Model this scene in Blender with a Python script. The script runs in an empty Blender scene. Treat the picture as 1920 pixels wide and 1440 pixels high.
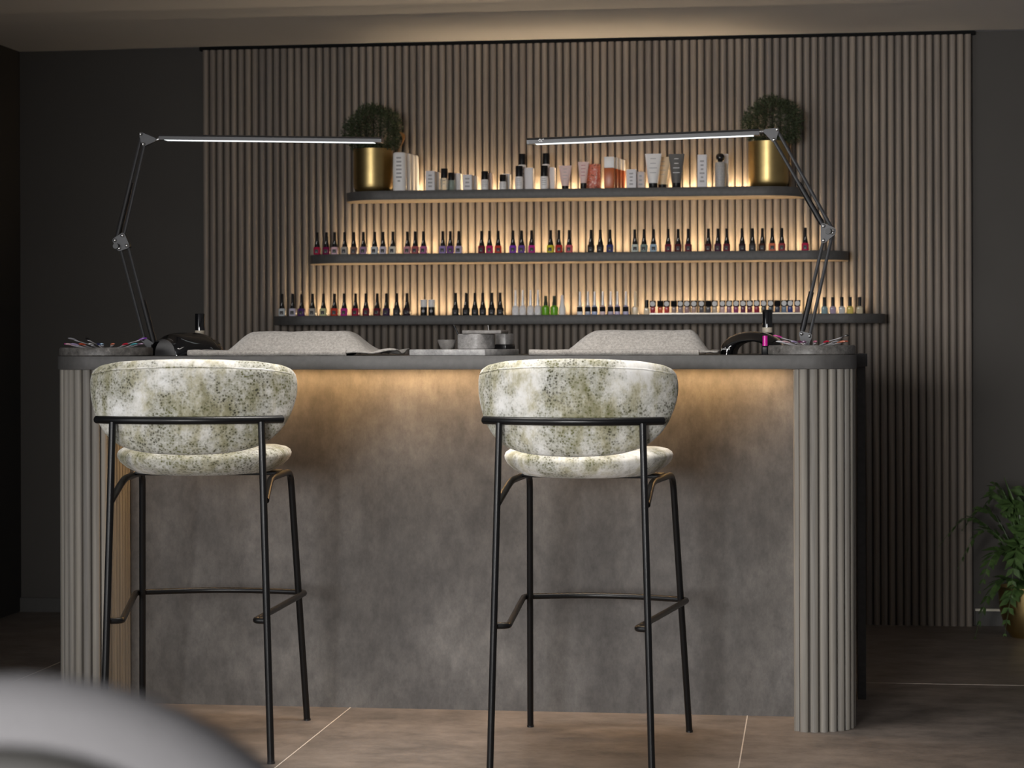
import bpy, bmesh, math, random
from mathutils import Vector, Matrix
random.seed(7)
PI = math.pi
scene = bpy.context.scene
col = scene.collection

# ------------------------------------------------------------------ camera
FPX, YAW, HC, ROLL, CX, CY = 4100.0, math.atan(561/4100.0), 1.12, 0.0027, 960.0, 637.5
cam_d = bpy.data.cameras.new('camera'); cam = bpy.data.objects.new('camera', cam_d); col.objects.link(cam)
cam_d.sensor_fit = 'HORIZONTAL'; cam_d.sensor_width = 36.0; cam_d.lens = FPX/1920*36.0
cam_d.shift_y = (CY-720.0)/1920.0
cam_d.clip_start = 0.02; cam_d.clip_end = 60
cam.matrix_world = Matrix.Translation((0, 0, HC)) @ Matrix.Rotation(YAW, 4, 'Z') @ Matrix.Rotation(PI/2, 4, 'X') @ Matrix.Rotation(-ROLL, 4, 'Z')
cam_d.dof.use_dof = True; cam_d.dof.focus_distance = 6.1
cam_d.dof.aperture_fstop = cam_d.lens/1000/0.012
scene.camera = cam

# ------------------------------------------------------------------ world, daylight, exposure
world = bpy.data.worlds.new('world'); scene.world = world; world.use_nodes = True
wb = world.node_tree.nodes['Background']; wb.inputs[0].default_value = (0.9, 0.95, 1.0, 1); wb.inputs[1].default_value = 0.25
scene.view_settings.view_transform = 'Standard'; scene.view_settings.look = 'None'
scene.view_settings.exposure = 0.0; scene.view_settings.gamma = 1.0; scene.view_settings.use_curve_mapping = False

def area_light(name, loc, rot, sx, sy, power, color, spread=PI):
    d = bpy.data.lights.new(name, 'AREA'); d.shape = 'RECTANGLE'; d.size = sx; d.size_y = sy
    d.energy = power; d.color = color; d.spread = spread
    o = bpy.data.objects.new(name, d); o.location = loc; o.rotation_euler = rot; col.objects.link(o)
    return o
def aim(frm, to):
    return (Vector(to)-Vector(frm)).to_track_quat('-Z', 'Y').to_euler()
# the glazed shop front behind the viewer, a little to the left: low daylight reaching into the room
KEY = (-1.9, -1.95, 1.35)
area_light('shopfront_daylight', KEY, aim(KEY, (-0.35, 6.0, 0.75)), 1.9, 1.2, 27, (1.0, 0.985, 0.965), math.radians(44))
# side window on the left
area_light('side_window_daylight', (-3.24, 3.0, 1.25), (0, -PI/2, 0), 1.8, 2.6, 44, (0.98, 0.985, 1.0))
# ceiling downlight strip above the stools
area_light('ceiling_downlight', (-1.0, 5.75, 2.31), (0, 0, 0), 1.3, 0.35, 12.5, (1.0, 0.95, 0.89), math.radians(80))

WARM = (1.0, 0.56, 0.22)

# ------------------------------------------------------------------ pixel helpers (a ray through the photograph, cut by a plane of the room)
ca, sa = math.cos(YAW), math.sin(YAW)
def ray(x, y):
    u, v = x-CX, y-CY
    u, v = u*math.cos(ROLL)-v*math.sin(ROLL), u*math.sin(ROLL)+v*math.cos(ROLL)
    return (u/FPX*ca-sa, u/FPX*sa+ca, -v/FPX)
def on_y(x, y, Y):
    d = ray(x, y); t = Y/d[1]; return Vector((d[0]*t, Y, HC+d[2]*t))
def on_z(x, y, Z=0.0):
    d = ray(x, y); t = (Z-HC)/d[2]; return Vector((d[0]*t, d[1]*t, Z))

# ------------------------------------------------------------------ materials
def new_mat(name):
    m = bpy.data.materials.new(name); m.use_nodes = True
    nt = m.node_tree; b = nt.nodes['Principled BSDF']
    return m, nt, b
def plain(name, c, rough=0.5, metal=0.0, noise=0.06, scale=40.0, spec=0.5, bump=0.0, trans=0.0, coat=0.0):
    m, nt, b = new_mat(name)
    b.inputs['Roughness'].default_value = rough; b.inputs['Metallic'].default_value = metal
    b.inputs['Specular IOR Level'].default_value = spec
    b.inputs['Transmission Weight'].default_value = trans
    b.inputs['Coat Weight'].default_value = coat
    tc = nt.nodes.new('ShaderNodeTexCoord'); n = nt.nodes.new('ShaderNodeTexNoise')
    n.inputs['Scale'].default_value = scale; n.inputs['Detail'].default_value = 4
    nt.links.new(tc.outputs['Object'], n.inputs['Vector'])
    mx = nt.nodes.new('ShaderNodeMix'); mx.data_type = 'RGBA'
    mx.inputs['A'].default_value = tuple(v*(1-noise*2) for v in c)+(1,)
    mx.inputs['B'].default_value = tuple(min(1, v*(1+noise*2)) for v in c)+(1,)
    nt.links.new(n.outputs['Fac'], mx.inputs['Factor']); nt.links.new(mx.outputs['Result'], b.inputs['Base Color'])
    if bump:
        bp = nt.nodes.new('ShaderNodeBump'); bp.inputs['Strength'].default_value = bump; bp.inputs['Distance'].default_value = 0.002
        nt.links.new(n.outputs['Fac'], bp.inputs['Height']); nt.links.new(bp.outputs['Normal'], b.inputs['Normal'])
    return m
def emit(name, c, s):
    m, nt, b = new_mat(name)
    b.inputs['Base Color'].default_value = (0.9, 0.9, 0.9, 1)
    b.inputs['Emission Color'].default_value = c+(1,); b.inputs['Emission Strength'].default_value = s
    return m
def ramp(nt, fac, stops):
    r = nt.nodes.new('ShaderNodeValToRGB')
    while len(r.color_ramp.elements) < len(stops): r.color_ramp.elements.new(0.5)
    for e, (p, c) in zip(r.color_ramp.elements, stops): e.position = p; e.color = tuple(c)+(1,)
    nt.links.new(fac, r.inputs['Fac']); return r.outputs['Color']
def mapped(nt, scale, coord='Object'):
    tc = nt.nodes.new('ShaderNodeTexCoord'); mp = nt.nodes.new('ShaderNodeMapping')
    mp.inputs['Scale'].default_value = scale; nt.links.new(tc.outputs[coord], mp.inputs['Vector']); return mp.outputs['Vector']
def noise_tex(nt, vec, scale, detail=5, rough=0.6):
    n = nt.nodes.new('ShaderNodeTexNoise'); n.inputs['Scale'].default_value = scale; n.inputs['Detail'].default_value = detail
    n.inputs['Roughness'].default_value = rough; nt.links.new(vec, n.inputs['Vector']); return n.outputs['Fac']
def mix(nt, fac, a, b, mode='MIX'):
    m = nt.nodes.new('ShaderNodeMix'); m.data_type = 'RGBA'; m.blend_type = mode
    for k, v in (('Factor', fac), ('A', a), ('B', b)):
        s = m.inputs[k] if k == 'Factor' else [i for i in m.inputs if i.name == k and i.type == 'RGBA'][0]
        if hasattr(v, 'is_linked'): nt.links.new(v, s)
        elif k == 'Factor': s.default_value = v
        else: s.default_value = tuple(v)+(1,)
    return [o for o in m.outputs if o.type == 'RGBA'][0]
def bump_to(nt, b, h, strength, dist=0.002):
    bp = nt.nodes.new('ShaderNodeBump'); bp.inputs['Strength'].default_value = strength; bp.inputs['Distance'].default_value = dist
    nt.links.new(h, bp.inputs['Height']); nt.links.new(bp.outputs['Normal'], b.inputs['Normal'])

def wood_mat(name, dark, light, rough=0.6):
    m, nt, b = new_mat(name)
    v = mapped(nt, (90, 90, 2.2)); n = noise_tex(nt, v, 1.0, 6, 0.65)
    v2 = mapped(nt, (33, 33, 0.3)); n2 = noise_tex(nt, v2, 1.0, 2)
    c = ramp(nt, n, [(0.3, dark), (0.7, light)])
    c2 = ramp(nt, n2, [(0.3, (0.72, 0.72, 0.74)), (0.7, (1.1, 1.06, 1.0))])
    nt.links.new(mix(nt, 1.0, c, c2, 'MULTIPLY'), b.inputs['Base Color'])
    b.inputs['Roughness'].default_value = rough; b.inputs['Specular IOR Level'].default_value = 0.3
    bump_to(nt, b, n, 0.25)
    return m
M = {}
M['wood'] = wood_mat('grey_oak_flutes', (0.20, 0.172, 0.148), (0.325, 0.283, 0.245))
M['leg_wood'] = wood_mat('grey_oak_end', (0.185, 0.175, 0.158), (0.295, 0.282, 0.258))
M['groove'] = plain('dark_backing', (0.05, 0.042, 0.035), 0.8)
M['laminate'] = plain('anthracite_laminate', (0.075, 0.072, 0.07), 0.5, noise=0.15, scale=60, spec=0.4)
M['laminate_under'] = plain('brown_laminate', (0.15, 0.115, 0.08), 0.6)  # shelf underside: lighter and browner than the anthracite laminate
M['black_metal'] = plain('black_powder_coat', (0.005, 0.005, 0.0055), 0.33, spec=0.35)
M['grey_metal'] = plain('dark_grey_metal', (0.06, 0.06, 0.063), 0.4, metal=0.3)
M['chrome'] = plain('chrome', (0.8, 0.8, 0.8), 0.15, metal=1.0, noise=0.0)
M['gloss_black'] = plain('gloss_black', (0.006, 0.006, 0.007), 0.08, coat=0.5)
M['satin_black'] = plain('satin_black', (0.01, 0.01, 0.011), 0.3)
M['brass'] = plain('brushed_brass', (0.50, 0.37, 0.16), 0.38, metal=1.0, noise=0.08, scale=25)
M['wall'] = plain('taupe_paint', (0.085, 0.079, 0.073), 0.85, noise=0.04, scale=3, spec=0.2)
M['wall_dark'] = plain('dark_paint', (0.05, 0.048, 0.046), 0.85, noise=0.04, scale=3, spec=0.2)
M['ceiling'] = plain('ceiling_paint', (0.52, 0.52, 0.54), 0.9, noise=0.02, scale=2, spec=0.1)
M['black_trim'] = plain('black_trim', (0.008, 0.008, 0.008), 0.8, spec=0.1)
M['base'] = plain('dark_skirting', (0.06, 0.057, 0.054), 0.6)
M['cream'] = plain('cream_edge', (0.75, 0.7, 0.58), 0.5)
M['white'] = plain('white_plastic', (0.86, 0.84, 0.83), 0.4, noise=0.02)
M['carton'] = plain('white_carton', (0.80, 0.78, 0.80), 0.65, noise=0.02)
M['mark'] = plain('grey_print', (0.42, 0.41, 0.42), 0.7)
M['white_mark'] = plain('white_print', (0.85, 0.85, 0.85), 0.5)
M['cap_black'] = plain('black_cap', (0.007, 0.007, 0.008), 0.38, spec=0.3)
M['label_dark'] = plain('dark_label', (0.035, 0.033, 0.036), 0.6)
M['silver'] = plain('satin_silver', (0.72, 0.70, 0.70), 0.35, metal=0.45)
M['grout'] = plain('pale_grout', (0.58, 0.52, 0.46), 0.8)
M['soil'] = plain('dark_soil', (0.02, 0.015, 0.01), 0.95)
M['grey_tube'] = plain('grey_tube', (0.12, 0.115, 0.11), 0.5)
M['pink_tube'] = plain('pink_tube', (0.78, 0.58, 0.55), 0.45)
M['grey_shell'] = plain('dark_taupe_shell', (0.05, 0.047, 0.043), 0.6)
M['pale_cloth'] = plain('pale_upholstery', (0.24, 0.232, 0.24), 0.7, bump=0.3, scale=300)
M['cream_wood'] = plain('pale_collar', (0.55, 0.48, 0.38), 0.5)

def clear_mat(name, c, rough=0.08):
    m, nt, b = new_mat(name)
    b.inputs['Base Color'].default_value = c+(1,); b.inputs['Roughness'].default_value = rough
    b.inputs['Transmission Weight'].default_value = 0.75; b.inputs['IOR'].default_value = 1.35
    n = noise_tex(nt, mapped(nt, (1, 1, 1)), 60); r = ramp(nt, n, [(0.2, tuple(v*0.92 for v in c)), (0.8, c)])
    nt.links.new(r, b.inputs['Base Color'])
    return m
M['clear'] = plain('frosted_plastic', (0.82, 0.80, 0.84), 0.25, trans=0.1)

def concrete_mat():
    m, nt, b = new_mat('concrete_panel')
    v = mapped(nt, (1, 1, 0.8)); n = noise_tex(nt, v, 3.2, 9, 0.68); n2 = noise_tex(nt, v, 0.9, 3)
    vs = mapped(nt, (6, 6, 0.5)); n3 = noise_tex(nt, vs, 1.0, 4)
    c = ramp(nt, n, [(0.3, (0.070, 0.065, 0.0615)), (0.5, (0.108, 0.101, 0.096)), (0.7, (0.165, 0.156, 0.148))])
    c2 = ramp(nt, n2, [(0.3, (0.85, 0.85, 0.87)), (0.7, (1.08, 1.06, 1.03))])
    c3 = ramp(nt, n3, [(0.3, (0.92, 0.92, 0.92)), (0.7, (1.05, 1.05, 1.05))])
    k = mix(nt, 1.0, mix(nt, 1.0, c, c2, 'MULTIPLY'), c3, 'MULTIPLY')
    ns = noise_tex(nt, mapped(nt, (1.0, 1.0, 0.55)), 30, 8, 0.8)
    sp = ramp(nt, ns, [(0.35, (0.78, 0.78, 0.78)), (0.5, (1, 1, 1)), (0.66, (1.25, 1.24, 1.22))])
    k = mix(nt, 1.0, k, sp, 'MULTIPLY')
    nt.links.new(k, b.inputs['Base Color']); b.inputs['Roughness'].default_value = 0.62
    b.inputs['Specular IOR Level'].default_value = 0.3
    bump_to(nt, b, n, 0.15)
    return m
M['concrete'] = concrete_mat()
def floor_mat():
    m, nt, b = new_mat('stone_tile_floor')
    v = mapped(nt, (1.0, 1.3, 1)); n = noise_tex(nt, v, 5.0, 10, 0.75); n2 = noise_tex(nt, mapped(nt, (1, 1, 1)), 1.1, 3)
    c = ramp(nt, n, [(0.34, (0.105, 0.090, 0.079)), (0.66, (0.255, 0.215, 0.186))])
    c2 = ramp(nt, n2, [(0.3, (0.85, 0.86, 0.88)), (0.7, (1.1, 1.07, 1.04))])
    nt.links.new(mix(nt, 1.0, c, c2, 'MULTIPLY'), b.inputs['Base Color'])
    b.inputs['Roughness'].default_value = 0.5; b.inputs['Specular IOR Level'].default_value = 0.35
    bump_to(nt, b, noise_tex(nt, v, 40, 3), 0.1)
    return m
M['floor'] = floor_mat()
def fabric_mat(name, off, sh):
    m, nt, b = new_mat(name)
    v = mapped(nt, (1, 1, 1))
    v.node.inputs['Location'].default_value = off
    big = noise_tex(nt, v, 7.0, 6, 0.65); big2 = noise_tex(nt, mapped(nt, (1.0, 1.0, 0.6)), 13.0, 5, 0.7)
    fine = noise_tex(nt, v, 55.0, 4, 0.8)
    vo = nt.nodes.new('ShaderNodeTexVoronoi'); vo.inputs['Scale'].default_value = 135; vo.inputs['Randomness'].default_value = 0.8
    nt.links.new(v, vo.inputs['Vector'])
    dots = ramp(nt, vo.outputs['Distance'], [(0.28, (1, 1, 1)), (0.52, (0, 0, 0))])
    base = ramp(nt, big2, [(0.34, (0.34, 0.31, 0.20)), (0.43, (0.52, 0.49, 0.38)), (0.52, (0.70, 0.68, 0.63)), (0.66, (0.80, 0.79, 0.77))])
    patch = ramp(nt, big, [(0.42+sh, (0, 0, 0)), (0.50+sh, (0.45, 0.45, 0.45)), (0.58+sh, (1, 1, 1))])
    fmask = ramp(nt, fine, [(0.34, (0, 0, 0)), (0.58, (1, 1, 1))])
    mk = mix(nt, 1.0, mix(nt, 1.0, dots, patch, 'MULTIPLY'), fmask, 'MULTIPLY')
    darkc = ramp(nt, noise_tex(nt, v, 16.0, 3), [(0.4, (0.045, 0.04, 0.025)), (0.6, (0.11, 0.11, 0.035))])
    wash = mix(nt, 0.68, (0, 0, 0), mix(nt, 1.0, patch, ramp(nt, fine, [(0.3, (0.35, 0.35, 0.35)), (0.62, (1, 1, 1))]), 'MULTIPLY'))
    c = mix(nt, wash, base, (0.105, 0.108, 0.042))
    nt.links.new(mix(nt, mk, c, darkc), b.inputs['Base Color'])
    b.inputs['Roughness'].default_value = 0.75; b.inputs['Specular IOR Level'].default_value = 0.3
    b.inputs['Sheen Weight'].default_value = 0.2
    bump_to(nt, b, fine, 0.2)
    return m
M['fabric'] = fabric_mat('mottled_snakeskin_fabric', (0.3, 0, 0.1), -0.01)
M['fabric_olive'] = fabric_mat('mottled_snakeskin_fabric_olive', (2.7, 1.1, 0.4), -0.055)
def marble_mat(name, a, c, light, sc=14):
    m, nt, b = new_mat(name)
    v = mapped(nt, (1, 1, 1)); n = noise_tex(nt, v, sc, 8, 0.75); n2 = noise_tex(nt, v, sc*3, 5, 0.8)
    k = ramp(nt, n, [(0.3, a), (0.6, c), (0.72, light)])
    k2 = ramp(nt, n2, [(0.35, (0.7, 0.7, 0.7)), (0.65, (1.15, 1.15, 1.15))])
    nt.links.new(mix(nt, 1.0, k, k2, 'MULTIPLY'), b.inputs['Base Color'])
    b.inputs['Roughness'].default_value = 0.45
    return m
M['tray_stone'] = marble_mat('dark_stone', (0.05, 0.046, 0.042), (0.17, 0.16, 0.15), (0.52, 0.49, 0.46), 38)
M['granite'] = marble_mat('grey_granite', (0.16, 0.155, 0.15), (0.28, 0.27, 0.265), (0.46, 0.45, 0.44), 45)
M['marble'] = marble_mat('grey_marble', (0.2, 0.2, 0.2), (0.42, 0.41, 0.405), (0.6, 0.59, 0.58))
M['lid_stone'] = marble_mat('brown_grey_stone', (0.12, 0.11, 0.105), (0.19, 0.18, 0.17), (0.25, 0.24, 0.23))
def towel_mat():
    m, nt, b = new_mat('terry_towel')
    n = noise_tex(nt, mapped(nt, (1, 1, 1)), 130, 5, 0.85)
    nt.links.new(ramp(nt, n, [(0.35, (0.27, 0.245, 0.22)), (0.65, (0.55, 0.515, 0.475))]), b.inputs['Base Color'])
    b.inputs['Roughness'].default_value = 0.95; b.inputs['Sheen Weight'].default_value = 0.4; b.inputs['Specular IOR Level'].default_value = 0.1
    bump_to(nt, b, n, 0.9, 0.004)
    return m
M['towel'] = towel_mat()
def floral_mat():
    m, nt, b = new_mat('floral_print')
    n = noise_tex(nt, mapped(nt, (1, 1, 1)), 60, 3, 0.6)
    nt.links.new(ramp(nt, n, [(0.38, (0.8, 0.6, 0.55)), (0.48, (0.55, 0.12, 0.10)), (0.56, (0.75, 0.3, 0.2)), (0.62, (0.25, 0.07, 0.06))]), b.inputs['Base Color'])
    b.inputs['Roughness'].default_value = 0.5
    return m
M['floral'] = floral_mat()
def leaf_mat(name, a, c, rough=0.5):
    m, nt, b = new_mat(name)
    n = noise_tex(nt, mapped(nt, (1, 1, 1)), 45, 3)
    nt.links.new(ramp(nt, n, [(0.3, a), (0.7, c)]), b.inputs['Base Color'])
    b.inputs['Roughness'].default_value = rough
    return m
M['ball_leaf'] = leaf_mat('ball_leaf', (0.018, 0.028, 0.012), (0.055, 0.075, 0.028), 0.7)
M['fern_leaf'] = leaf_mat('fern_leaf', (0.03, 0.06, 0.018), (0.10, 0.18, 0.05), 0.45)
LED_S = 79.0
M['led_shelf'] = emit('led_warm_shelf', (1.0, 0.73, 0.43), LED_S)
M['led_counter'] = emit('led_warm_counter', (1.0, 0.60, 0.25), 95.0)
M['led_cool'] = emit('led_cool_white', (0.92, 0.99, 1.0), 1.15)

# ------------------------------------------------------------------ mesh helpers
def finish(name, bm, mat, parent=None, smooth=True, angle=38):
    if smooth:
        bm.normal_update()
        for f in bm.faces: f.smooth = True
        lim = math.radians(angle)
        for e in bm.edges:
            if len(e.link_faces) == 2 and e.link_faces[0].normal.length > 0 and e.link_faces[1].normal.length > 0:
                e.smooth = e.calc_face_angle(0) < lim
    me = bpy.data.meshes.new(name); bm.to_mesh(me); bm.free()
    for m in (mat if isinstance(mat, (list, tuple)) else [mat]): me.materials.append(m)
    o = bpy.data.objects.new(name, me); col.objects.link(o)
    if parent: o.parent = parent
    return o
def tag(o, label=None, cat=None, group=None, kind=None):
    if label: o['label'] = label
    if cat: o['category'] = cat
    if group: o['group'] = group
    if kind: o['kind'] = kind
    return o
def thing(name, label, cat, loc=(0, 0, 0), rz=0.0, group=None):
    o = bpy.data.objects.new(name, None); o.empty_display_size = 0.05
    o.location = loc; o.rotation_euler = (0, 0, rz); col.objects.link(o)
    return tag(o, label, cat, group)
def kids(o): return [c for c in bpy.data.objects if c.parent == o]
def dup(src, loc, rz=0.0, label=None, group=None, parent=None):
    r = src.copy(); col.objects.link(r)
    if parent is None:
        r.location = loc; r.rotation_euler = (0, 0, rz)
        if label: r['label'] = label
        if group: r['group'] = group
    else: r.parent = parent
    for c in kids(src): dup(c, None, parent=r)
    return r
def set_mat(root, part, mat):
    for c in kids(root):
        if c.name.split('.')[0] == part:
            c.material_slots[0].link = 'OBJECT'; c.material_slots[0].material = mat

def box(bm, x0, x1, y0, y1, z0, z1, bev=0.0, rot=None, mi=0):
    r = bmesh.ops.create_cube(bm, size=1.0)
    vs = r['verts']
    for v in vs:
        v.co = Vector(((x0+x1)/2+v.co.x*(x1-x0), (y0+y1)/2+v.co.y*(y1-y0), (z0+z1)/2+v.co.z*(z1-z0)))
        if rot: v.co = rot @ v.co
    fs = set(f for v in vs for f in v.link_faces)
    for f in fs: f.material_index = mi
    if bev > 0:
        es = list(set(e for v in vs for e in v.link_edges))
        bmesh.ops.bevel(bm, geom=es, offset=bev, segments=2, profile=0.5, affect='EDGES')
def boxo(name, dims, mat, parent=None, bev=0.0):
    bm = bmesh.new(); box(bm, *dims, bev=bev); return finish(name, bm, mat, parent)
def lathe(bm, prof, n=24, cx=0, cy=0, sx=1.0, sy=1.0, mi=0):
    rings = []
    for r, z in prof:
        if r <= 1e-6: rings.append([bm.verts.new((cx, cy, z))])
        else: rings.append([bm.verts.new((cx+r*sx*math.cos(2*PI*k/n), cy+r*sy*math.sin(2*PI*k/n), z)) for k in range(n)])
    for a, b in zip(rings, rings[1:]):
        for k in range(n):
            k2 = (k+1) % n
            if len(a) == 1 and len(b) == 1: continue
            if len(a) == 1: f = bm.faces.new((a[0], b[k2], b[k]))
            elif len(b) == 1: f = bm.faces.new((a[k], a[k2], b[0]))
            else: f = bm.faces.new((a[k], a[k2], b[k2], b[k]))
            f.material_index = mi
    return rings
def lathe_square(bm, prof, k=4.5, n=24):
    """rounded-square lathe: prof of (half width, z)"""
    rings = []
    for r, z in prof:
        if r <= 1e-6: rings.append([bm.verts.new((0, 0, z))]); continue
        ring = []
        for i in range(n):
            a = 2*PI*i/n+PI/n; c, s = math.cos(a), math.sin(a)
            q = (abs(c)**k+abs(s)**k)**(-1/k)
            ring.append(bm.verts.new((r*q*c, r*q*s, z)))
        rings.append(ring)
    for a, b in zip(rings, rings[1:]):
        for i in range(n):
            j = (i+1) % n
            if len(a) == 1: bm.faces.new((a[0], b[j], b[i]))
            elif len(b) == 1: bm.faces.new((a[i], a[j], b[0]))
            else: bm.faces.new((a[i], a[j], b[j], b[i]))
def fillet(pts, r=0.04, n=6):
    pts = [Vector(p) for p in pts]; out = [pts[0]]
    for a, b, c in zip(pts, pts[1:], pts[2:]):
        d1 = (a-b); d2 = (c-b); q = min(r, d1.length*0.45, d2.length*0.45)
        p, s = b+d1.normalized()*q, b+d2.normalized()*q
        for i in range(n+1):
            t = i/n; out.append(p*(1-t)**2+b*2*t*(1-t)+s*t*t)
    out.append(pts[-1]); return out
def tube(bm, pts, r, n=12, cap=True, mi=0, flat=1.0):
    pts = [Vector(p) for p in pts]; rings = []; up = None
    for i, p in enumerate(pts):
        t = (pts[min(i+1, len(pts)-1)]-pts[max(i-1, 0)]).normalized()
        if up is None:
            up = Vector((0, 0, 1)) if abs(t.z) < 0.9 else Vector((0, 1, 0))
        up = (up-t*up.dot(t)).normalized(); s = t.cross(up)
        rr = r[i] if isinstance(r, (list, tuple)) else r
        rings.append([bm.verts.new(p+(up*math.cos(2*PI*k/n)*flat+s*math.sin(2*PI*k/n))*rr) for k in range(n)])
    for a, b in zip(rings, rings[1:]):
        for k in range(n):
            f = bm.faces.new((a[k], a[(k+1) % n], b[(k+1) % n], b[k])); f.material_index = mi
    if cap:
        bm.faces.new(rings[0][::-1]).material_index = mi; bm.faces.new(rings[-1]).material_index = mi
def prism(bm, poly, z0, z1, mi=0, mi_bottom=None, bev=0.0, dark=None):
    lo = [bm.verts.new((x, y, z0)) for x, y in poly]; hi = [bm.verts.new((x, y, z1)) for x, y in poly]
    n = len(poly)
    top = bm.faces.new(hi); bot = bm.faces.new(lo[::-1]); top.material_index = mi
    bot.material_index = mi if mi_bottom is None else mi_bottom
    for k in range(n): bm.faces.new((lo[k], lo[(k+1) % n], hi[(k+1) % n], hi[k])).material_index = 1 if dark and k % dark == dark-1 else mi
    bmesh.ops.recalc_face_normals(bm, faces=bm.faces[:])
    if bev:
        es = list(top.edges)+list(bot.edges)
        bmesh.ops.bevel(bm, geom=es, offset=bev, segments=2, profile=0.5, affect='EDGES')
def rounded_front(x0, x1, y0, y1, r, n=10):
    """plan outline, y0 is the front; the two front corners are rounded"""
    p = [(x1, y1), (x0, y1)]
    for i in range(n+1):
        a = PI+PI/2*i/n; p.append((x0+r+r*math.cos(a), y0+r+r*math.sin(a)))
    for i in range(n+1):
        a = 1.5*PI+PI/2*i/n; p.append((x1-r+r*math.cos(a), y0+r+r*math.sin(a)))
    return p
def flute_line(path, pitch, h, groove, seg=8):
    """walk a plan path and lay half-round ribs to its left-hand side normal; returns plan points"""
    P = [Vector(p) for p in path]; L = [0.0]
    for a, b in zip(P, P[1:]): L.append(L[-1]+(b-a).length)
    def at(s):
        s = max(0, min(L[-1], s))
        for i in range(len(P)-1):
            if s <= L[i+1]+1e-9:
                d = (P[i+1]-P[i]); t = (s-L[i])/max(1e-9, d.length); d = d.normalized()
                return P[i]+(P[i+1]-P[i])*t, d
        return P[-1], (P[-1]-P[-2]).normalized()
    n = max(1, round(L[-1]/pitch)); pt = L[-1]/n; out = []
    for k in range(n):
        s0 = k*pt+groove/2; w = pt-groove
        for i in range(seg+1):
            a = PI*i/seg; sc = s0+w*(1-math.cos(a))/2
            p, d = at(sc); nrm = Vector((d.y, -d.x))
            q = p+nrm*h*math.sin(a)**0.68; out.append((q.x, q.y))
    return out
def marks(bm, w, z0, z1, y, n, mi=0, seed=1, cx=0.0):
    """short printed lines on a front face"""
    rr = random.Random(seed)
    for k in range(n):
        z = z1-(z1-z0)*(k+0.5)/n; hw = w*0.5*rr.uniform(0.45, 1.0); th = (z1-z0)/n*0.22
        f = bm.faces.new([bm.verts.new((cx+a, y, z+b)) for a, b in ((-hw, -th), (hw, -th), (hw, th), (-hw, th))]); f.material_index = mi

# ------------------------------------------------------------------ the setting
YW = 8.712; XL, XR = -3.25, 2.0; ZC = 2.321; YF = -2.2
o = boxo('floor', (XL-0.2, XR+0.2, YF-0.2, YW+0.2, -0.1, 0.0), M['floor']); tag(o, 'brown grey stone tiled floor with pale grout lines', 'floor', kind='structure')
bm = bmesh.new(); g = 0.0017
xs = [-0.191+1.2045*k for k in range(-3, 3)]
for x in xs: box(bm, x-g, x+g, YF, YW, -0.01, 0.0006)
for i, x in enumerate([-5.0]+xs):
    x1 = (xs+[XR])[i]; off = (6.85 if x < -1.3 else (7.7 if x < -0.3 else 7.218))
    for k in range(-8, 3):
        y = off+2.4*k
        if YF < y < YW: box(bm, max(x, XL), min(x1, XR), y-g, y+g, -0.01, 0.0006)
finish('grout', bm, M['grout'], o, smooth=False)
tag(boxo('ceiling', (XL-0.2, XR+0.2, YF-0.2, YW+0.2, ZC, ZC+0.1), M['ceiling']), 'pale painted ceiling with a warm glow above the fluted wall', 'ceiling', kind='structure')
tag(boxo('wall_back', (XL-0.2, XR+0.2, YW, YW+0.15, 0, ZC), M['wall']), 'dark taupe painted back wall beside the fluted panel', 'wall', kind='structure')
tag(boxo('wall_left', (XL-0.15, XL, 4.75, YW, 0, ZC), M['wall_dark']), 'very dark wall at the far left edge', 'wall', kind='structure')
tag(boxo('wall_right', (XR, XR+0.15, YF, YW, 0, ZC), M['ceiling']), 'unseen wall added on the right, pale to bounce light', 'wall', kind='structure')  # out of view: added to keep sky light out, pale for bounce
tag(boxo('wall_front', (XL-0.2, XR+0.2, YF-0.15, YF, 0, ZC), M['ceiling']), 'unseen wall added behind the viewer, pale to bounce light', 'wall', kind='structure')  # never in view: closes the room, its pale tone gives fill light
o = boxo('baseboard_left', (XL, -2.462, YW-0.014, YW, 0, 0.058), M['base']); tag(o, 'dark skirting left of the fluted panel', 'skirting', kind='structure')
o = boxo('baseboard_right', (0.632, XR, YW-0.014, YW, 0, 0.058), M['base']); tag(o, 'dark skirting right of the fluted panel with a pale top edge', 'skirting', kind='structure')
boxo('top_edge', (0.632, XR, YW-0.015, YW, 0.058, 0.066), M['cream'], o)
o = boxo('trim_1', (-2.475, 0.635, YW-0.03, YW, 2.306, 2.3205), M['black_trim']); tag(o, 'black shadow gap trim along the top of the fluted panel', 'trim', kind='structure')

# fluted wall panel
XP0, XP1, YP, ZP = -2.462, 0.623, 8.671, 2.306
bm = bmesh.new()
pl = flute_line([(XP0, YP+0.015), (XP1, YP+0.015)], 0.02966, 0.015, 0.0052, 10)
poly = pl+[(XP1, YW-0.001), (XP0, YW-0.001)]
prism(bm, poly, 0.0, ZP, dark=11)
wallpanel = finish('fluted_wall_panel', bm, [M['wood'], M['groove']], angle=50)
tag(wallpanel, 'wide grey brown fluted timber panel covering the back wall', 'wall panel')

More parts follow.
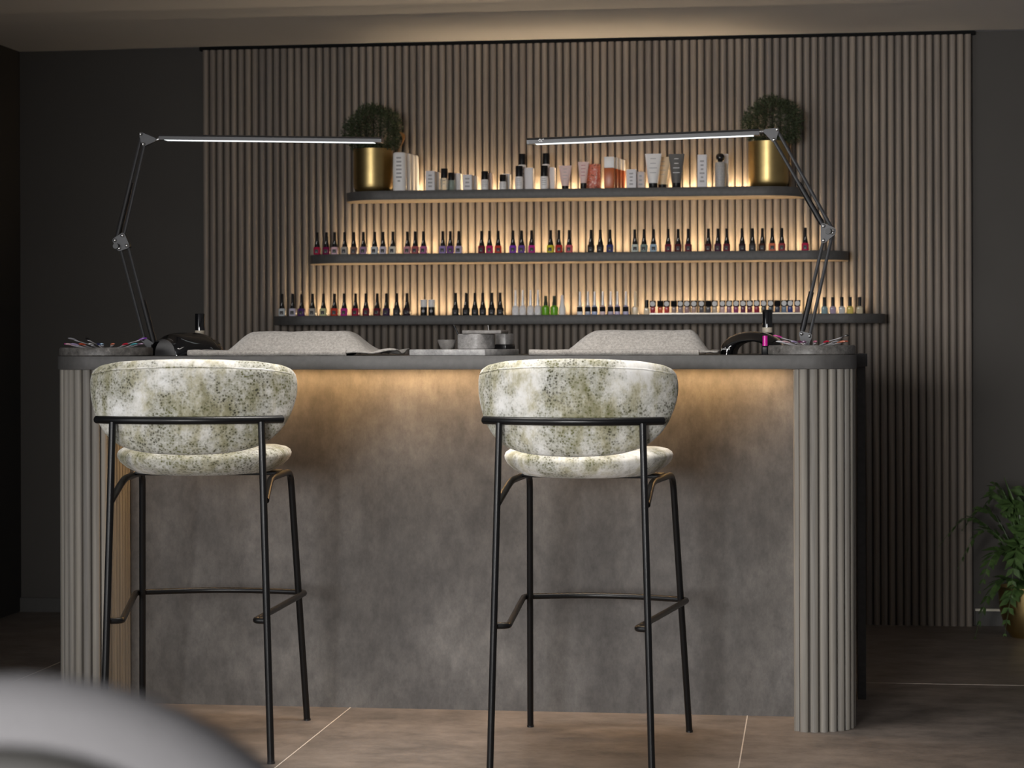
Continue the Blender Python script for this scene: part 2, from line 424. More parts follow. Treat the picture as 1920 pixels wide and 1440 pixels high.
# ------------------------------------------------------------------ shelves
YS = 8.451; YB = 8.6705
def shelf(x0, x1, z1, label, led0, led1, d=0.042):
    bm = bmesh.new(); prism(bm, rounded_front(x0, x1, YS, YB, 0.16), z1-0.036, z1, 0, 1, bev=0.0015)
    s = finish('wall_shelf', bm, [M['laminate'], M['laminate_under']])
    tag(s, label, 'shelf', 'floating shelves on the fluted panel')
    boxo('led_strip', (led0, led1, YB-d-0.006, YB-d+0.006, z1+0.0002, z1+0.0009), M['led_shelf'], s)
    return z1
Z1, Z2, Z3 = 1.7085, 1.4605, 1.2175
shelf(-1.845, -0.025, Z1, 'top and shortest dark floating shelf with rounded ends carrying pots and creams', -1.6, -0.2, 0.018)
shelf(-1.995, 0.145, Z2, 'middle dark floating shelf with rounded ends carrying one row of polish bottles', -1.87, 0.02)
shelf(-2.145, 0.285, Z3, 'lowest and longest dark floating shelf crowded with polish bottles', -2.02, 0.16)

# ------------------------------------------------------------------ counter
XC0, XC1, YC, ZC1, ZC0 = -2.264, 0.130, 6.284, 1.0745, 1.035
YP2 = 6.543; YREAR = 7.06
counter = thing('reception_counter', 'long dark topped manicure counter with concrete front and fluted rounded ends', 'counter', ((XC0+XC1)/2, YC, 0))
def loc_pts(pts, o): return [(x-o.location.x, y-o.location.y) for x, y in pts]
ox, oy = counter.location.x, counter.location.y
top = rounded_front(XC0, XC1, YC-0.008, YREAR, 0.13, 14)
top = [(0.172, YREAR)]+top[1:]+[(XC1, 6.86), (0.172, 6.86)]
bm = bmesh.new(); prism(bm, loc_pts(top, counter), ZC0, ZC1, bev=0.0012); finish('worktop', bm, M['laminate'], counter)
def end_panel(xo, xi, sgn):
    """fluted leg; xo outer edge, xi inner edge; ribs run up the outside, round the corner, along the front and back inside"""
    r = 0.115; h = 0.012; e = h
    out = [(xo-sgn*e, 6.88)]
    xo2 = xo-sgn*e; y0 = YC+e
    for i in range(13):
        a = PI/2*i/12
        out.append((xo2-sgn*(r-r*math.cos(a)), y0+r-r*math.sin(a)))
    xi2 = xi+sgn*e*0.2
    out.append((xi2+sgn*0.012, y0)); out.append((xi2+sgn*0.003, y0+0.004)); out.append((xi2, y0+0.014)); out.append((xi2, YP2))
    if sgn > 0: out = out[::-1]          # keep ribs on the outward side
    pl = flute_line(out, 0.0275, h, 0.0045, 10)
    pl = pl+([(out[-1][0]-sgn*0, 6.88)] if False else [])
    bm = bmesh.new()
    if sgn > 0: poly = pl+[(xo2, 6.88), (xi2, 6.88)]
    else: poly = pl+[(xi2, 6.88), (xo2, 6.88)]
    prism(bm, loc_pts(poly, counter), 0.0, ZC0-0.0005, dark=11)
    return finish('fluted_end', bm, [M['leg_wood'], M['groove']], counter, angle=50)
end_panel(XC0+0.004, -2.095, -1)
end_panel(XC1-0.004, -0.042, 1)
boxo('front_panel', (-2.096-ox, -0.041-ox, YP2-oy, YP2+0.03-oy, 0, ZC0), M['concrete'], counter)
boxo('side_panel', (0.142-ox, 0.166-ox, 6.88-oy, YREAR-0.01-oy, 0, ZC0), M['laminate'], counter)
boxo('side_panel', (XC0+0.01-ox, XC0+0.035-ox, 6.88-oy, YREAR-0.01-oy, 0, ZC0), M['laminate'], counter)
boxo('led_strip', (-2.06-ox, -0.07-ox, YP2-0.062-oy, YP2-0.05-oy, ZC0-0.0012, ZC0-0.0003), M['led_counter'], counter)

# ------------------------------------------------------------------ bar stools
def interp(t, tab):
    for (a, va), (b, vb) in zip(tab, tab[1:]):
        if t <= b: return va+(vb-va)*(t-a)/(b-a)
    return tab[-1][1]
def make_stool():
    root = thing('bar_stool', '', 'bar stool')
    # backrest: half-moon pad wrapped round the sitter
    TOPD = [(0, 0), (0.3, 0.002), (0.6, 0.007), (0.82, 0.017), (0.92, 0.027), (0.97, 0.040), (1.0, 0.062)]
    BOTR = [(0, 0), (0.3, 0.004), (0.45, 0.010), (0.6, 0.022), (0.7, 0.038), (0.8, 0.062), (0.88, 0.092), (0.94, 0.125), (0.98, 0.152), (1.0, 0.180)]
    RB, CYB, TH = 0.325, 0.0, 0.85
    ZT, ZB = 1.072, 0.816
    bm = bmesh.new(); NU, NV = 49, 28; rings = []
    for i in range(NU):
        u = math.sin((i/(NU-1)-0.5)*PI)
        au = abs(u); zt = ZT-interp(au, TOPD); zb = ZB+interp(au, BOTR)
        if au > 0.9999: zt = zb = (zt+zb)/2
        zc, hz = (zt+zb)/2, (zt-zb)/2; th = 0.029*(1-au**6)**0.5 if au < 0.9999 else 0.0
        ang = u*0.96; ring = []
        for k in range(NV):
            a = 2*PI*k/NV; c, s = math.cos(a), math.sin(a); q = (abs(c)**2.7+abs(s)**2.7)**(-1/2.7)
            zz = zc+hz*q*s; lean = (zz-0.95)*-0.10
            rad = RB+th*q*c
            ring.append(bm.verts.new((rad*math.sin(ang)*0.985, CYB-rad*math.cos(ang)+lean, zz)))
        rings.append(ring)
    for a, b in zip(rings, rings[1:]):
        for k in range(NV): bm.faces.new((a[k], a[(k+1) % NV], b[(k+1) % NV], b[k]))
    bmesh.ops.remove_doubles(bm, verts=bm.verts[:], dist=0.0004); bmesh.ops.recalc_face_normals(bm, faces=bm.faces[:])
    back = finish('backrest', bm, M['fabric'], root, angle=80)
    # piping seam round the back face of the pad, near the top
    bm = bmesh.new(); pts = []
    for i in range(41):
        u = -0.86+1.72*i/40; ang = u*0.96; z = ZT-interp(abs(u), TOPD)-0.021
        rad = RB+0.0255; pts.append((rad*math.sin(ang)*0.985, CYB-rad*math.cos(ang)+(z-0.95)*-0.10, z))
    tube(bm, pts, 0.0022, 6); finish('piping', bm, M['fabric'], back)
    # seat
    bm = bmesh.new(); prof = [(0.0, 0.752), (0.55, 0.752), (0.78, 0.756), (0.90, 0.766), (0.965, 0.778), (0.995, 0.790), (1.0, 0.798), (0.985, 0.807), (0.94, 0.815), (0.84, 0.822), (0.6, 0.825), (0.3, 0.822), (0.0, 0.820)]; N = 48; rr = []
    for s, z in prof:
        if s == 0: rr.append([bm.verts.new((0, -0.035, z))]); continue
        ring = []
        for k in range(N):
            a = 2*PI*k/N; c, q = math.cos(a), math.sin(a); e = (abs(c)**2.35+abs(q)**2.35)**(-1/2.35)
            ring.append(bm.verts.new((0.226*s*e*c*(1+0.05*q), -0.035+0.232*s*e*q, z+0.010*(s*e*c)**2*(1 if s > 0.8 else 0.4))))
        rr.append(ring)
    for a, b in zip(rr, rr[1:]):
        for k in range(N):
            j = (k+1) % N
            if len(a) == 1: bm.faces.new((a[0], b[j], b[k]))
            elif len(b) == 1: bm.faces.new((a[k], a[j], b[0]))
            else: bm.faces.new((a[k], a[j], b[j], b[k]))
    finish('seat', bm, M['fabric'], root, angle=80)
    # frame
    rt = 0.0092
    def leg_back(s):
        bm = bmesh.new(); yb = CYB-math.sqrt((RB+0.041)**2-0.188**2)
        tube(bm, [(s*0.212, -0.33, 0.0), (s*0.188, yb, 0.905)], rt); finish('leg', bm, M['black_metal'], root)
    def leg_front(s):
        bm = bmesh.new()
        tube(bm, fillet([(s*0.231, 0.33, 0.0), (s*0.203, 0.185, 0.742), (s*0.198, 0.09, 0.744), (s*0.19, -0.15, 0.744), (s*0.196, -0.295, 0.694)], 0.045), rt)
        finish('leg', bm, M['black_metal'], root)
    for s in (-1, 1): leg_back(s)
    for s in (-1, 1): leg_front(s)
    bm = bmesh.new(); pts = []
    for i in range(33):
        a = -0.70+1.40*i/32; rad = RB+0.041; pts.append((rad*math.sin(a), CYB-rad*math.cos(a)+0.004, 0.910))
    tube(bm, pts, 0.0105); finish('back_rail', bm, M['black_metal'], root)
    # footrest ring
    zf = 0.385; zb = 0.375
    xf = 0.231-0.028*zf/0.742; yf = 0.33-0.145*zf/0.742
    xb = 0.212-0.024*zb/0.905; ybk = -0.33+0.045*zb/0.905
    arc = [(xf+0.016)*-1, 0]
    pts = [(-xb, ybk+0.004, zb), (-xb+0.034, ybk+0.012, zb), (-xf-0.017, yf-0.012, zf)]
    front = []
    for i in range(9):
        t = -1+2*i/8; front.append(((xf-0.005)*t, yf+0.012+0.055*(1-t*t), zf))
    pts = fillet(pts+[(-xf-0.012, yf+0.012, zf)]+front[1:-1]+[(xf+0.012, yf+0.012, zf), (xf+0.017, yf-0.012, zf), (xb-0.034, ybk+0.012, zb), (xb, ybk+0.004, zb)], 0.018, 4)
    bm = bmesh.new(); tube(bm, pts, 0.0085, 10); finish('footrest', bm, M['black_metal'], root)
    # seat support plate under the cushion
    bm = bmesh.new(); box(bm, -0.19, 0.19, -0.01, 0.12, 0.744, 0.7535, bev=0.002); finish('seat_support', bm, M['black_metal'], root)
    for s in (-1, 1):
        for (x, y) in ((0.212, -0.33), (0.231, 0.33)):
            bm = bmesh.new(); lathe(bm, [(0, 0), (0.0102, 0), (0.0102, 0.006), (0.0, 0.006)], 12, s*x, y); finish('foot_glide', bm, M['satin_black'], root)
    return root
stool = make_stool()
stool.location = (-0.598, 5.935, 0); stool.rotation_euler = (0, 0, math.radians(-3.5))
stool['label'] = 'mottled cream bar stool with black legs standing nearer the right end of the counter'
stool['group'] = 'bar stools at the counter'
left_stool = dup(stool, (-1.680, 5.951, 0), math.radians(6.6), 'mottled olive and cream bar stool with black legs in front of the left towel')
left_stool.scale = (1.055, 1.0, 1.0)
for part in ('backrest', 'seat'): set_mat(left_stool, part, M['fabric_olive'])

# ------------------------------------------------------------------ desk lamps
def make_lamp(P, label, flip):
    """P: dict of points in the plane of the lamp (world), base first"""
    Y = P['Y']; root = thing('desk_lamp', label, 'desk lamp', (P['base'].x, Y, ZC1), 0, 'articulated lamps clamped on the counter')
    L = lambda v, dy=0.0: Vector((v.x-P['base'].x, dy, v.z-ZC1))
    bm = bmesh.new(); lathe(bm, [(0, 0), (0.022, 0), (0.022, 0.012), (0.012, 0.018), (0.012, 0.03), (0, 0.03)], 20); finish('base', bm, M['black_metal'], root)
    def plate(name, pts, th, mat):
        bm = bmesh.new(); n = len(pts)
        a = [bm.verts.new((p.x, -th, p.z)) for p in pts]; b = [bm.verts.new((p.x, th, p.z)) for p in pts]
        bm.faces.new(a); bm.faces.new(b[::-1])
        for k in range(n): bm.faces.new((a[k], b[k], b[(k+1) % n], a[(k+1) % n]))
        bmesh.ops.recalc_face_normals(bm, faces=bm.faces[:]); return finish(name, bm, mat, root)
    def hull(cs, r):
        pts = []
        for c in cs:
            for k in range(10): pts.append((c.x+r*math.cos(2*PI*k/10), c.z+r*math.sin(2*PI*k/10)))
        pts = sorted(set(pts)); lo, hi = [], []
        cr = lambda o, a, b: (a[0]-o[0])*(b[1]-o[1])-(a[1]-o[1])*(b[0]-o[0])
        for p in pts:
            while len(lo) > 1 and cr(lo[-2], lo[-1], p) <= 0: lo.pop()
            lo.append(p)
        for p in reversed(pts):
            while len(hi) > 1 and cr(hi[-2], hi[-1], p) <= 0: hi.pop()
            hi.append(p)
        return [Vector((x, 0, z)) for x, z in lo[:-1]+hi[:-1]]
    def bolts(pl, cs):
        for c in cs:
            bm = bmesh.new(); r = bmesh.ops.create_uvsphere(bm, u_segments=10, v_segments=6, radius=0.0052)
            for v in bm.verts: v.co = Vector((v.co.x, v.co.y*0.6, v.co.z))+Vector((c.x, -0.017, c.z))
            finish('bolt', bm, M['chrome'], pl)
    def rods(name, pairs, spring):
        for (a, b) in pairs:
            bm = bmesh.new(); tube(bm, [a, b], 0.0052, 8)
            o = finish(name, bm, M['grey_metal'], root)
        a, b = pairs[1]; t0, t1 = spring
        bm = bmesh.new(); tube(bm, [a.lerp(b, t0)+Vector((0, 0.008, 0)), a.lerp(b, t0+0.03)+Vector((0, 0.008, 0)), a.lerp(b, t1)+Vector((0, 0.008, 0))], [0.006, 0.009, 0.0085], 10)
        finish('spring_sleeve', bm, M['satin_black'], root)
    low = [L(p) for p in P['low']]; elb_lo = [L(p) for p in P['elbow_low']]; elb_hi = [L(p) for p in P['elbow_high']]; head = [L(p) for p in P['head']]
    rods('lower_arm', list(zip(low, elb_lo)), (0.02, 0.45)); rods('upper_arm', list(zip(elb_hi, head)), P['spring'])
    pl = plate('base_bracket', hull(low+[Vector((0, 0, 0.02))], 0.008), 0.012, M['grey_metal']); bolts(pl, low)
    pl = plate('elbow_plate', hull(elb_lo+elb_hi, 0.0085), 0.012, M['grey_metal']); bolts(pl, elb_lo+elb_hi)
    kn = bmesh.new(); c = (elb_lo[0]+elb_hi[1])/2; tube(kn, [c+Vector((0.0, -0.012, -0.006)), c+Vector((0, -0.03, -0.006))], 0.009, 10); finish('clamp_knob', kn, M['satin_black'], root)
    b0, b1 = L(P['bar'][0]), L(P['bar'][1]); d = (b1-b0).normalized()
    pl = plate('head_bracket', hull(head+[b0.lerp(head[0], 0.35)], 0.0065), 0.010, M['grey_metal']); bolts(pl, head)
    jn = bmesh.new(); tube(jn, [head[0].lerp(b0, 0.3), b0+d*0.012], 0.006, 10); finish('swivel_pin', jn, M['chrome'], root)
    # light bar: D-shaped extrusion along the bar
    up = Vector((0, 1, 0)).cross(d); up = up if up.z > 0 else -up
    hh = P['half']; w = 0.021
    def bar(name, t0, t1, sec, mat, par):
        bm = bmesh.new(); r0 = [bm.verts.new(b0+d*t0+Vector((0, y, 0))+up*z) for y, z in sec]; r1 = [bm.verts.new(b0+d*t1+Vector((0, y, 0))+up*z) for y, z in sec]
        n = len(sec); bm.faces.new(r0); bm.faces.new(r1[::-1])
        for k in range(n): bm.faces.new((r0[k], r0[(k+1) % n], r1[(k+1) % n], r1[k]))
        bmesh.ops.recalc_face_normals(bm, faces=bm.faces[:]); return finish(name, bm, mat, par)
    ln = (b1-b0).length
    sec = [(-w, -hh), (-w, hh*0.2), (-w*0.75, hh*0.75), (-w*0.3, hh), (w*0.3, hh), (w*0.75, hh*0.75), (w, hh*0.2), (w, -hh)]
    lb = bar('light_bar', 0, ln, sec, M['grey_metal'], root)
    bar('end_cap', ln, ln+0.006, [(a*1.03, b*1.05) for a, b in sec], M['satin_black'], lb)
    # the diffuser stands slightly proud of the underside, its front edge visible
    bar('led_diffuser', 0.018, ln-0.02, [(-w*0.88, -hh-0.0010), (-w*0.88, -hh+0.001), (w*0.88, -hh+0.001), (w*0.88, -hh-0.0010)], M['led_cool'], lb)
    if flip:   # small white emblem near the free end
        bm = bmesh.new(); c = b0+d*(ln-0.038)
        for (dx, dz, a) in ((-0.006, 0.001, 0.6), (-0.002, 0.003, -0.5), (0.003, 0.0015, 0.9), (0.0065, 0.003, 0.3), (-0.003, -0.003, 0.2), (0.002, -0.003, -0.8)):
            v = []
            for sx, sz in ((-0.0032, -0.0008), (0.0032, -0.0008), (0.0032, 0.0008), (-0.0032, 0.0008)):
                v.append(bm.verts.new(c+Vector((dx+sx*math.cos(a)-sz*math.sin(a), -w-0.0004, dz+sx*math.sin(a)+sz*math.cos(a)))))
            bm.faces.new(v)
        finish('emblem', bm, M['white_mark'], lb, smooth=False)
    return root
YLM = 6.76
q = lambda x, y: on_y(x, y, YLM)
make_lamp(dict(Y=YLM, base=q(286, 652), low=[q(271, 636), q(289, 648)], elbow_low=[q(226, 466), q(240, 461)], elbow_high=[q(232, 442), q(218, 451)],
    head=[q(271, 271), q(266, 252)], bar=[q(301, 257.5), q(714, 262.5)], half=0.0088, spring=(0.02, 0.55)), 'black articulated desk lamp on the left end of the counter', False)
make_lamp(dict(Y=YLM, base=q(1510, 652), low=[q(1518, 630), q(1503, 626)], elbow_low=[q(1561, 437), q(1544, 451)], elbow_high=[q(1562, 432), q(1544, 424)],
    head=[q(1457, 244), q(1451, 263)], bar=[q(1424, 248), q(993, 265)], half=0.0098, spring=(0.02, 0.5)), 'black articulated desk lamp on the right end of the counter with a white emblem', True)

# ------------------------------------------------------------------ countertop things
def make_towel(x0, x1, m0, m1, t0, t1, yf, label, flap_r, group):
    """x0..x1 towel, m0..m1 base of the cushion below, t0..t1 its flat top (all world X)"""
    cx = (x0+x1)/2; root = thing('towel_arm_rest', label, 'hand rest', (cx, yf, ZC1), 0, group)
    D, HT = 0.24, 0.062; rr = random.Random(int(abs(x0)*1000))
    sm = lambda t: t*t*(3-2*t)
    def hx(x):
        if x < m0 or x > m1: return 0.0
        if x < t0: return sm((x-m0)/(t0-m0))
        if x > t1: return sm((m1-x)/(m1-t1))
        return 1.0
    def hy(v):
        f = min(1, v/0.30); b = min(1, (1-v)/0.3); return sm(max(0, f))**0.8*sm(max(0, b))**0.8
    bm = bmesh.new(); NX, NY = 72, 28; G = []
    for i in range(NX+1):
        x = x0+(x1-x0)*i/NX; rowv = []
        for j in range(NY+1):
            v = j/NY; H = HT*hx(x)*hy(v)
            ripple = 0.0022*math.sin(x*55+v*5)+0.0015*math.sin(x*23-v*9)
            z = 0.005+H+ripple*(0.35+0.65*(1-hx(x)))+0.002
            edge = 1.0 if (x < m0 or x > m1) else 0.0
            if edge: z += 0.0035*(1+math.sin(x*40+v*7))*flap_r
            y = v*D*(1.0-0.10*(abs(x-cx)/(x1-x0)))+0.012*math.sin((x-x0)*6)*(0.4)
            rowv.append(bm.verts.new((x-cx, y, max(0.0045, z))))
        G.append(rowv)
    for i in range(NX):
        for j in range(NY): bm.faces.new((G[i][j], G[i+1][j], G[i+1][j+1], G[i][j+1]))
    o = finish('towel', bm, M['towel'], root, angle=80)
    s = o.modifiers.new('thickness', 'SOLIDIFY'); s.thickness = 0.0045; s.offset = 1.0
    bm = bmesh.new(); pts = []
    for i in range(NX+1):
        x = x0+(x1-x0)*i/NX
        if x > t1+0.035: break
        pts.append((x-cx, 0.012*math.sin((x-x0)*6)*0.4+0.001, 0.0085+0.0006*math.sin(x*60)))
    tube(bm, pts, 0.0085, 10); finish('rolled_hem', bm, M['towel'], root, angle=80)
    bm = bmesh.new()
    box(bm, t0-cx-0.03, t1-cx+0.03, D*0.25, D*0.7, 0.0, HT*0.8, bev=0.015); finish('cushion', bm, M['grey_shell'], root)
    return root
yt = 6.36
X = lambda x, y=660, Y=yt: on_y(x, y, Y).x
make_towel(X(352), X(742), X(408), X(700), X(468), X(632), yt, 'grey beige towel draped over a hand rest on the left half of the counter', 1.0, 'towel covered hand rests')
make_towel(X(992), X(1345), X(1050), X(1330), X(1118), X(1290), yt, 'grey beige towel draped over a hand rest on the right half of the counter', 0.3, 'towel covered hand rests')

# stone set in the middle
def on_counter(x, Y): return on_y(x, 662, Y).x
slab_o = thing('marble_slab', 'flat grey marble slab lying between the two towels', 'slab', (on_counter(872, 6.5), 6.49, ZC1), math.radians(-17))
bm = bmesh.new(); box(bm, -0.125, 0.125, -0.12, 0.12, 0, 0.018, bev=0.002); finish('slab', bm, M['marble'], slab_o)
zs = ZC1+0.018
pot = thing('stone_jar', 'round grey granite jar standing on the marble slab', 'jar', (on_counter(893, 6.45), 6.45, zs), math.radians(-30))
bm = bmesh.new(); lathe_square(bm, [(0, 0), (0.046, 0), (0.049, 0.003), (0.049, 0.043), (0.046, 0.046), (0, 0.046)], 3.2, 40); finish('body', bm, M['granite'], pot, angle=30)
bm = bmesh.new(); box(bm, -0.032, 0.088, -0.05, 0.05, 0.046, 0.057, bev=0.003, rot=Matrix.Rotation(math.radians(25), 3, 'Z')); finish('lid', bm, M['lid_stone'], pot)
bw = thing('stone_bowl', 'small brown grey bowl beside the granite jar', 'bowl', (on_counter(838, 6.44), 6.44, zs))
bm = bmesh.new(); lathe(bm, [(0, 0), (0.014, 0), (0.02, 0.006), (0.027, 0.022), (0.028, 0.029), (0.025, 0.029), (0.02, 0.012), (0, 0.008)], 28); finish('bowl', bm, M['lid_stone'], bw)
wb_ = thing('small_box', 'small pale box on a black base to the right of the granite jar', 'box', (on_counter(946, 6.57), 6.57, zs), math.radians(-17))
bm = bmesh.new(); box(bm, -0.017, 0.017, -0.03, 0.03, 0.014, 0.047, bev=0.002); finish('box', bm, M['marble'], wb_)
bm = bmesh.new(); box(bm, -0.02, 0.02, -0.033, 0.033, 0.0, 0.014, bev=0.001); finish('base', bm, M['satin_black'], wb_)
t = thing('nail_tool', 'thin black tool leaning on the granite jar', 'tool', (on_counter(863, 6.53), 6.53, zs))
bm = bmesh.new(); tube(bm, [(0.014, -0.01, 0.003), (-0.02, 0.004, 0.074)], [0.0022, 0.003], 8); finish('handle', bm, M['satin_black'], t)
t = thing('nail_stick', 'thin metal stick rising behind the granite jar', 'tool', (on_counter(919, 6.535), 6.535, zs))
bm = bmesh.new(); tube(bm, [(0.003, 0, 0.002), (-0.006, 0.0, 0.072)], 0.0014, 6); finish('handle', bm, M['silver'], t)

# swatch trays
def color_mat(name, c, rough=0.28): 
    k = 'c_'+name
    if k not in M: M[k] = plain(name.replace(' ', '_')+'_polish', c, rough, noise=0.02)
    return M[k]
SW = [('magenta', (0.55, 0.02, 0.28)), ('pale pink', (0.75, 0.5, 0.55)), ('lilac', (0.5, 0.4, 0.65)), ('orange red', (0.75, 0.12, 0.05)), ('sky blue', (0.3, 0.5, 0.7)),
      ('coral', (0.75, 0.25, 0.15)), ('violet', (0.25, 0.05, 0.5)), ('scarlet', (0.6, 0.02, 0.05)), ('turquoise', (0.1, 0.45, 0.5)), ('mauve', (0.4, 0.25, 0.4)),
      ('plum', (0.18, 0.03, 0.12)), ('navy', (0.03, 0.04, 0.18)), ('white', (0.75, 0.75, 0.78)), ('black', (0.01, 0.01, 0.01)), ('rose', (0.6, 0.2, 0.3)), ('grey', (0.3, 0.3, 0.33))]
def make_swatch():
    r = thing('nail_swatch', '', 'nail swatch')
    bm = bmesh.new(); tube(bm, [(0, 0, 0.0012), (0.03, 0, 0.0016), (0.05, 0, 0.0030)], [0.0022, 0.003, 0.0045], 8, flat=0.4); finish('stick', bm, M['clear'], r)
    bm = bmesh.new(); tube(bm, [(0.046, 0, 0.0040), (0.056, 0, 0.0052), (0.066, 0, 0.0050), (0.072, 0, 0.0040)], [0.0048, 0.0062, 0.0060, 0.003], 10, flat=0.45); finish('tip', bm, color_mat('magenta', SW[0][1]), r)
    return r
sw_proto = make_swatch(); first_sw = [True]
def make_tray(px0, px1, Y, h, label, side, plan):
    x0, x1 = on_counter(px0, Y), on_counter(px1, Y); R = (x1-x0)/2; cx = (x0+x1)/2
    t = thing('swatch_tray', label, 'tray', (cx, Y, ZC1))
    bm = bmesh.new(); lathe(bm, [(0, 0), (R-0.003, 0), (R, 0.003), (R, h-0.004), (R-0.003, h), (R-0.012, h), (R-0.014, h-0.006), (0, h-0.006)], 56); finish('disc', bm, M['tray_stone'], t)
    zt = ZC1+h-0.006
    for k, (ang, ci, lvl) in enumerate(plan):
        name, c = SW[ci]
        if first_sw[0]: s = sw_proto; first_sw[0] = False
        else: s = dup(sw_proto, (0, 0, 0))
        a = math.radians(ang); rad = R-0.085
        s.location = (cx+rad*math.cos(a), Y+rad*math.sin(a), zt+0.0125*lvl+0.002); s.rotation_euler = (0.0, math.radians(-13 if lvl else -9), a)
        set_mat(s, 'tip', color_mat(name, c))
        s['label'] = name+' tipped nail swatch '+('on top of the pile' if lvl else 'lying low')+' on the '+side+' stone tray'
        s['group'] = 'nail swatches on the '+side+' tray'
make_tray(116, 283, 6.47, 0.026, 'round dark stone tray of nail swatches on the left end of the counter', 'left',
          [(195, 0, 0), (215, 1, 0), (232, 2, 0), (250, 3, 0), (265, 12, 0), (282, 4, 0), (298, 5, 0), (318, 7, 0), (335, 8, 0), (350, 9, 0), (8, 6, 1), (150, 10, 0), (120, 11, 0), (75, 14, 0), (224, 15, 1), (258, 13, 1)])
make_tray(1440, 1604, 6.47, 0.028, 'round dark stone tray of nail swatches on the right end of the counter', 'right',
          [(182, 0, 1), (205, 12, 0), (222, 1, 0), (240, 2, 0), (258, 9, 0), (276, 14, 0), (295, 7, 0), (312, 15, 0), (330, 5, 0), (348, 13, 1), (20, 3, 0), (110, 10, 0), (150, 6, 0), (65, 11, 0)])

# curing lamps
def make_uv(loc, rz, label, hw, ht, ri, inm):
    r = thing('curing_lamp', label, 'nail lamp', loc, rz, 'black curing lamps on the counter')
    bm = bmesh.new(); NA, NY = 28, 12; D = 0.075; outer, inner = [], []
    for j in range(NY+1):
        v = -1+2*j/NY; k = math.sqrt(max(0.0, 1-abs(v)**3.2))*0.32+0.68
        y = v*D
        outer.append([bm.verts.new((hw*(0.25*k+0.75)*math.cos(PI*i/NA)*1.0, y, max(0.0, ht*k*math.sin(PI*i/NA)**0.85))) for i in range(NA+1)])
        inner.append([bm.verts.new((hw*ri*math.cos(PI*i/NA), y, ht*ri*math.sin(PI*i/NA)**0.9)) for i in range(NA+1)])
    for S, flip in ((outer, False), (inner, True)):
        for a, b in zip(S, S[1:]):
            for i in range(NA):
                f = (a[i], a[i+1], b[i+1], b[i]); bm.faces.new(f[::-1] if flip else f).material_index = 1 if flip else 0
    for S0, S1, yy in ((outer[0], inner[0], -1), (outer[-1], inner[-1], 1)):
        mid = [[bm.verts.new(S0[i].co.lerp(S1[i].co, t)+Vector((0, yy*b, 0))) for i in range(NA+1)] for t, b in ((0.25, 0.012), (0.6, 0.015), (0.9, 0.008))]
        for A_, B_ in zip([S0]+mid, mid+[S1]):
            for i in range(NA): bm.faces.new((A_[i], A_[i+1], B_[i+1], B_[i])).material_index = 0
    for a, b in zip(range(NY), range(1, NY+1)):
        for e in (0, NA): bm.faces.new((outer[a][e], outer[b][e], inner[b][e], inner[a][e]))
    bmesh.ops.recalc_face_normals(bm, faces=bm.faces[:])
    h = finish('housing', bm, [M['gloss_black'], inm], r, angle=60)
    # white script lettering low on the front
    bm = bmesh.new()
    for dx, z0, z1, ln in ((-0.012, -0.004, 0.004, 1), (-0.007, -0.002, 0.003, 1), (-0.002, -0.002, 0.006, 1), (0.003, -0.002, 0.002, 1), (0.008, -0.002, 0.005, 1), (0.011, -0.002, 0.0035, 1)):
        x = -hw*0.76+dx
        bm.faces.new([bm.verts.new((x+a+0.0015*(b > 0), -D-0.0150, 0.016+(z1 if b > 0 else z0))) for a, b in ((-0.0008, -1), (0.0008, -1), (0.0008, 1), (-0.0008, 1))])
    bm.faces.new([bm.verts.new((-hw*0.76+a, -D-0.0150, 0.016+b)) for a, b in ((-0.012, -0.0008), (0.012, 0.0002), (0.012, 0.0014), (-0.012, 0.0004))])
    finish('lettering', bm, M['white_mark'], r, smooth=False)
    return r
make_uv((on_counter(1412, 6.70), 6.70, ZC1), math.radians(-4), 'glossy black arched curing lamp beside the right tray', 0.098, 0.070, 0.56, M['satin_black'])
make_uv((on_counter(350, 6.66), 6.66, ZC1), math.radians(-40), 'glossy black domed curing lamp beside the left towel', 0.088, 0.072, 0.74, plain('pale_liner', (0.5, 0.49, 0.49), 0.3))
def make_pump(x, Y, top, label):
    b = thing('tall_bottle', label, 'bottle', (on_counter(x, Y), Y, ZC1), 0, 'tall black capped bottles behind the curing lamps')
    zt = on_y(x, top, Y).z-ZC1
    bm = bmesh.new(); lathe(bm, [(0, 0), (0.017, 0), (0.018, 0.003), (0.018, zt-0.075), (0.015, zt-0.07), (0, zt-0.07)], 24); finish('body', bm, M['satin_black'], b)
    bm = bmesh.new(); lathe(bm, [(0.0, zt-0.07), (0.0155, zt-0.07), (0.0155, zt-0.054), (0.0, zt-0.054)], 24); finish('collar', bm, M['cream_wood'], b)
    bm = bmesh.new(); lathe(bm, [(0, zt-0.054), (0.0155, zt-0.054), (0.0155, zt-0.002), (0.0145, zt), (0.0, zt)], 24); finish('cap', bm, M['gloss_black'], b)
make_pump(375, 6.77, 588, 'black capped bottle behind the left curing lamp')
make_pump(1439, 6.77, 581, 'black capped bottle behind the right curing lamp')

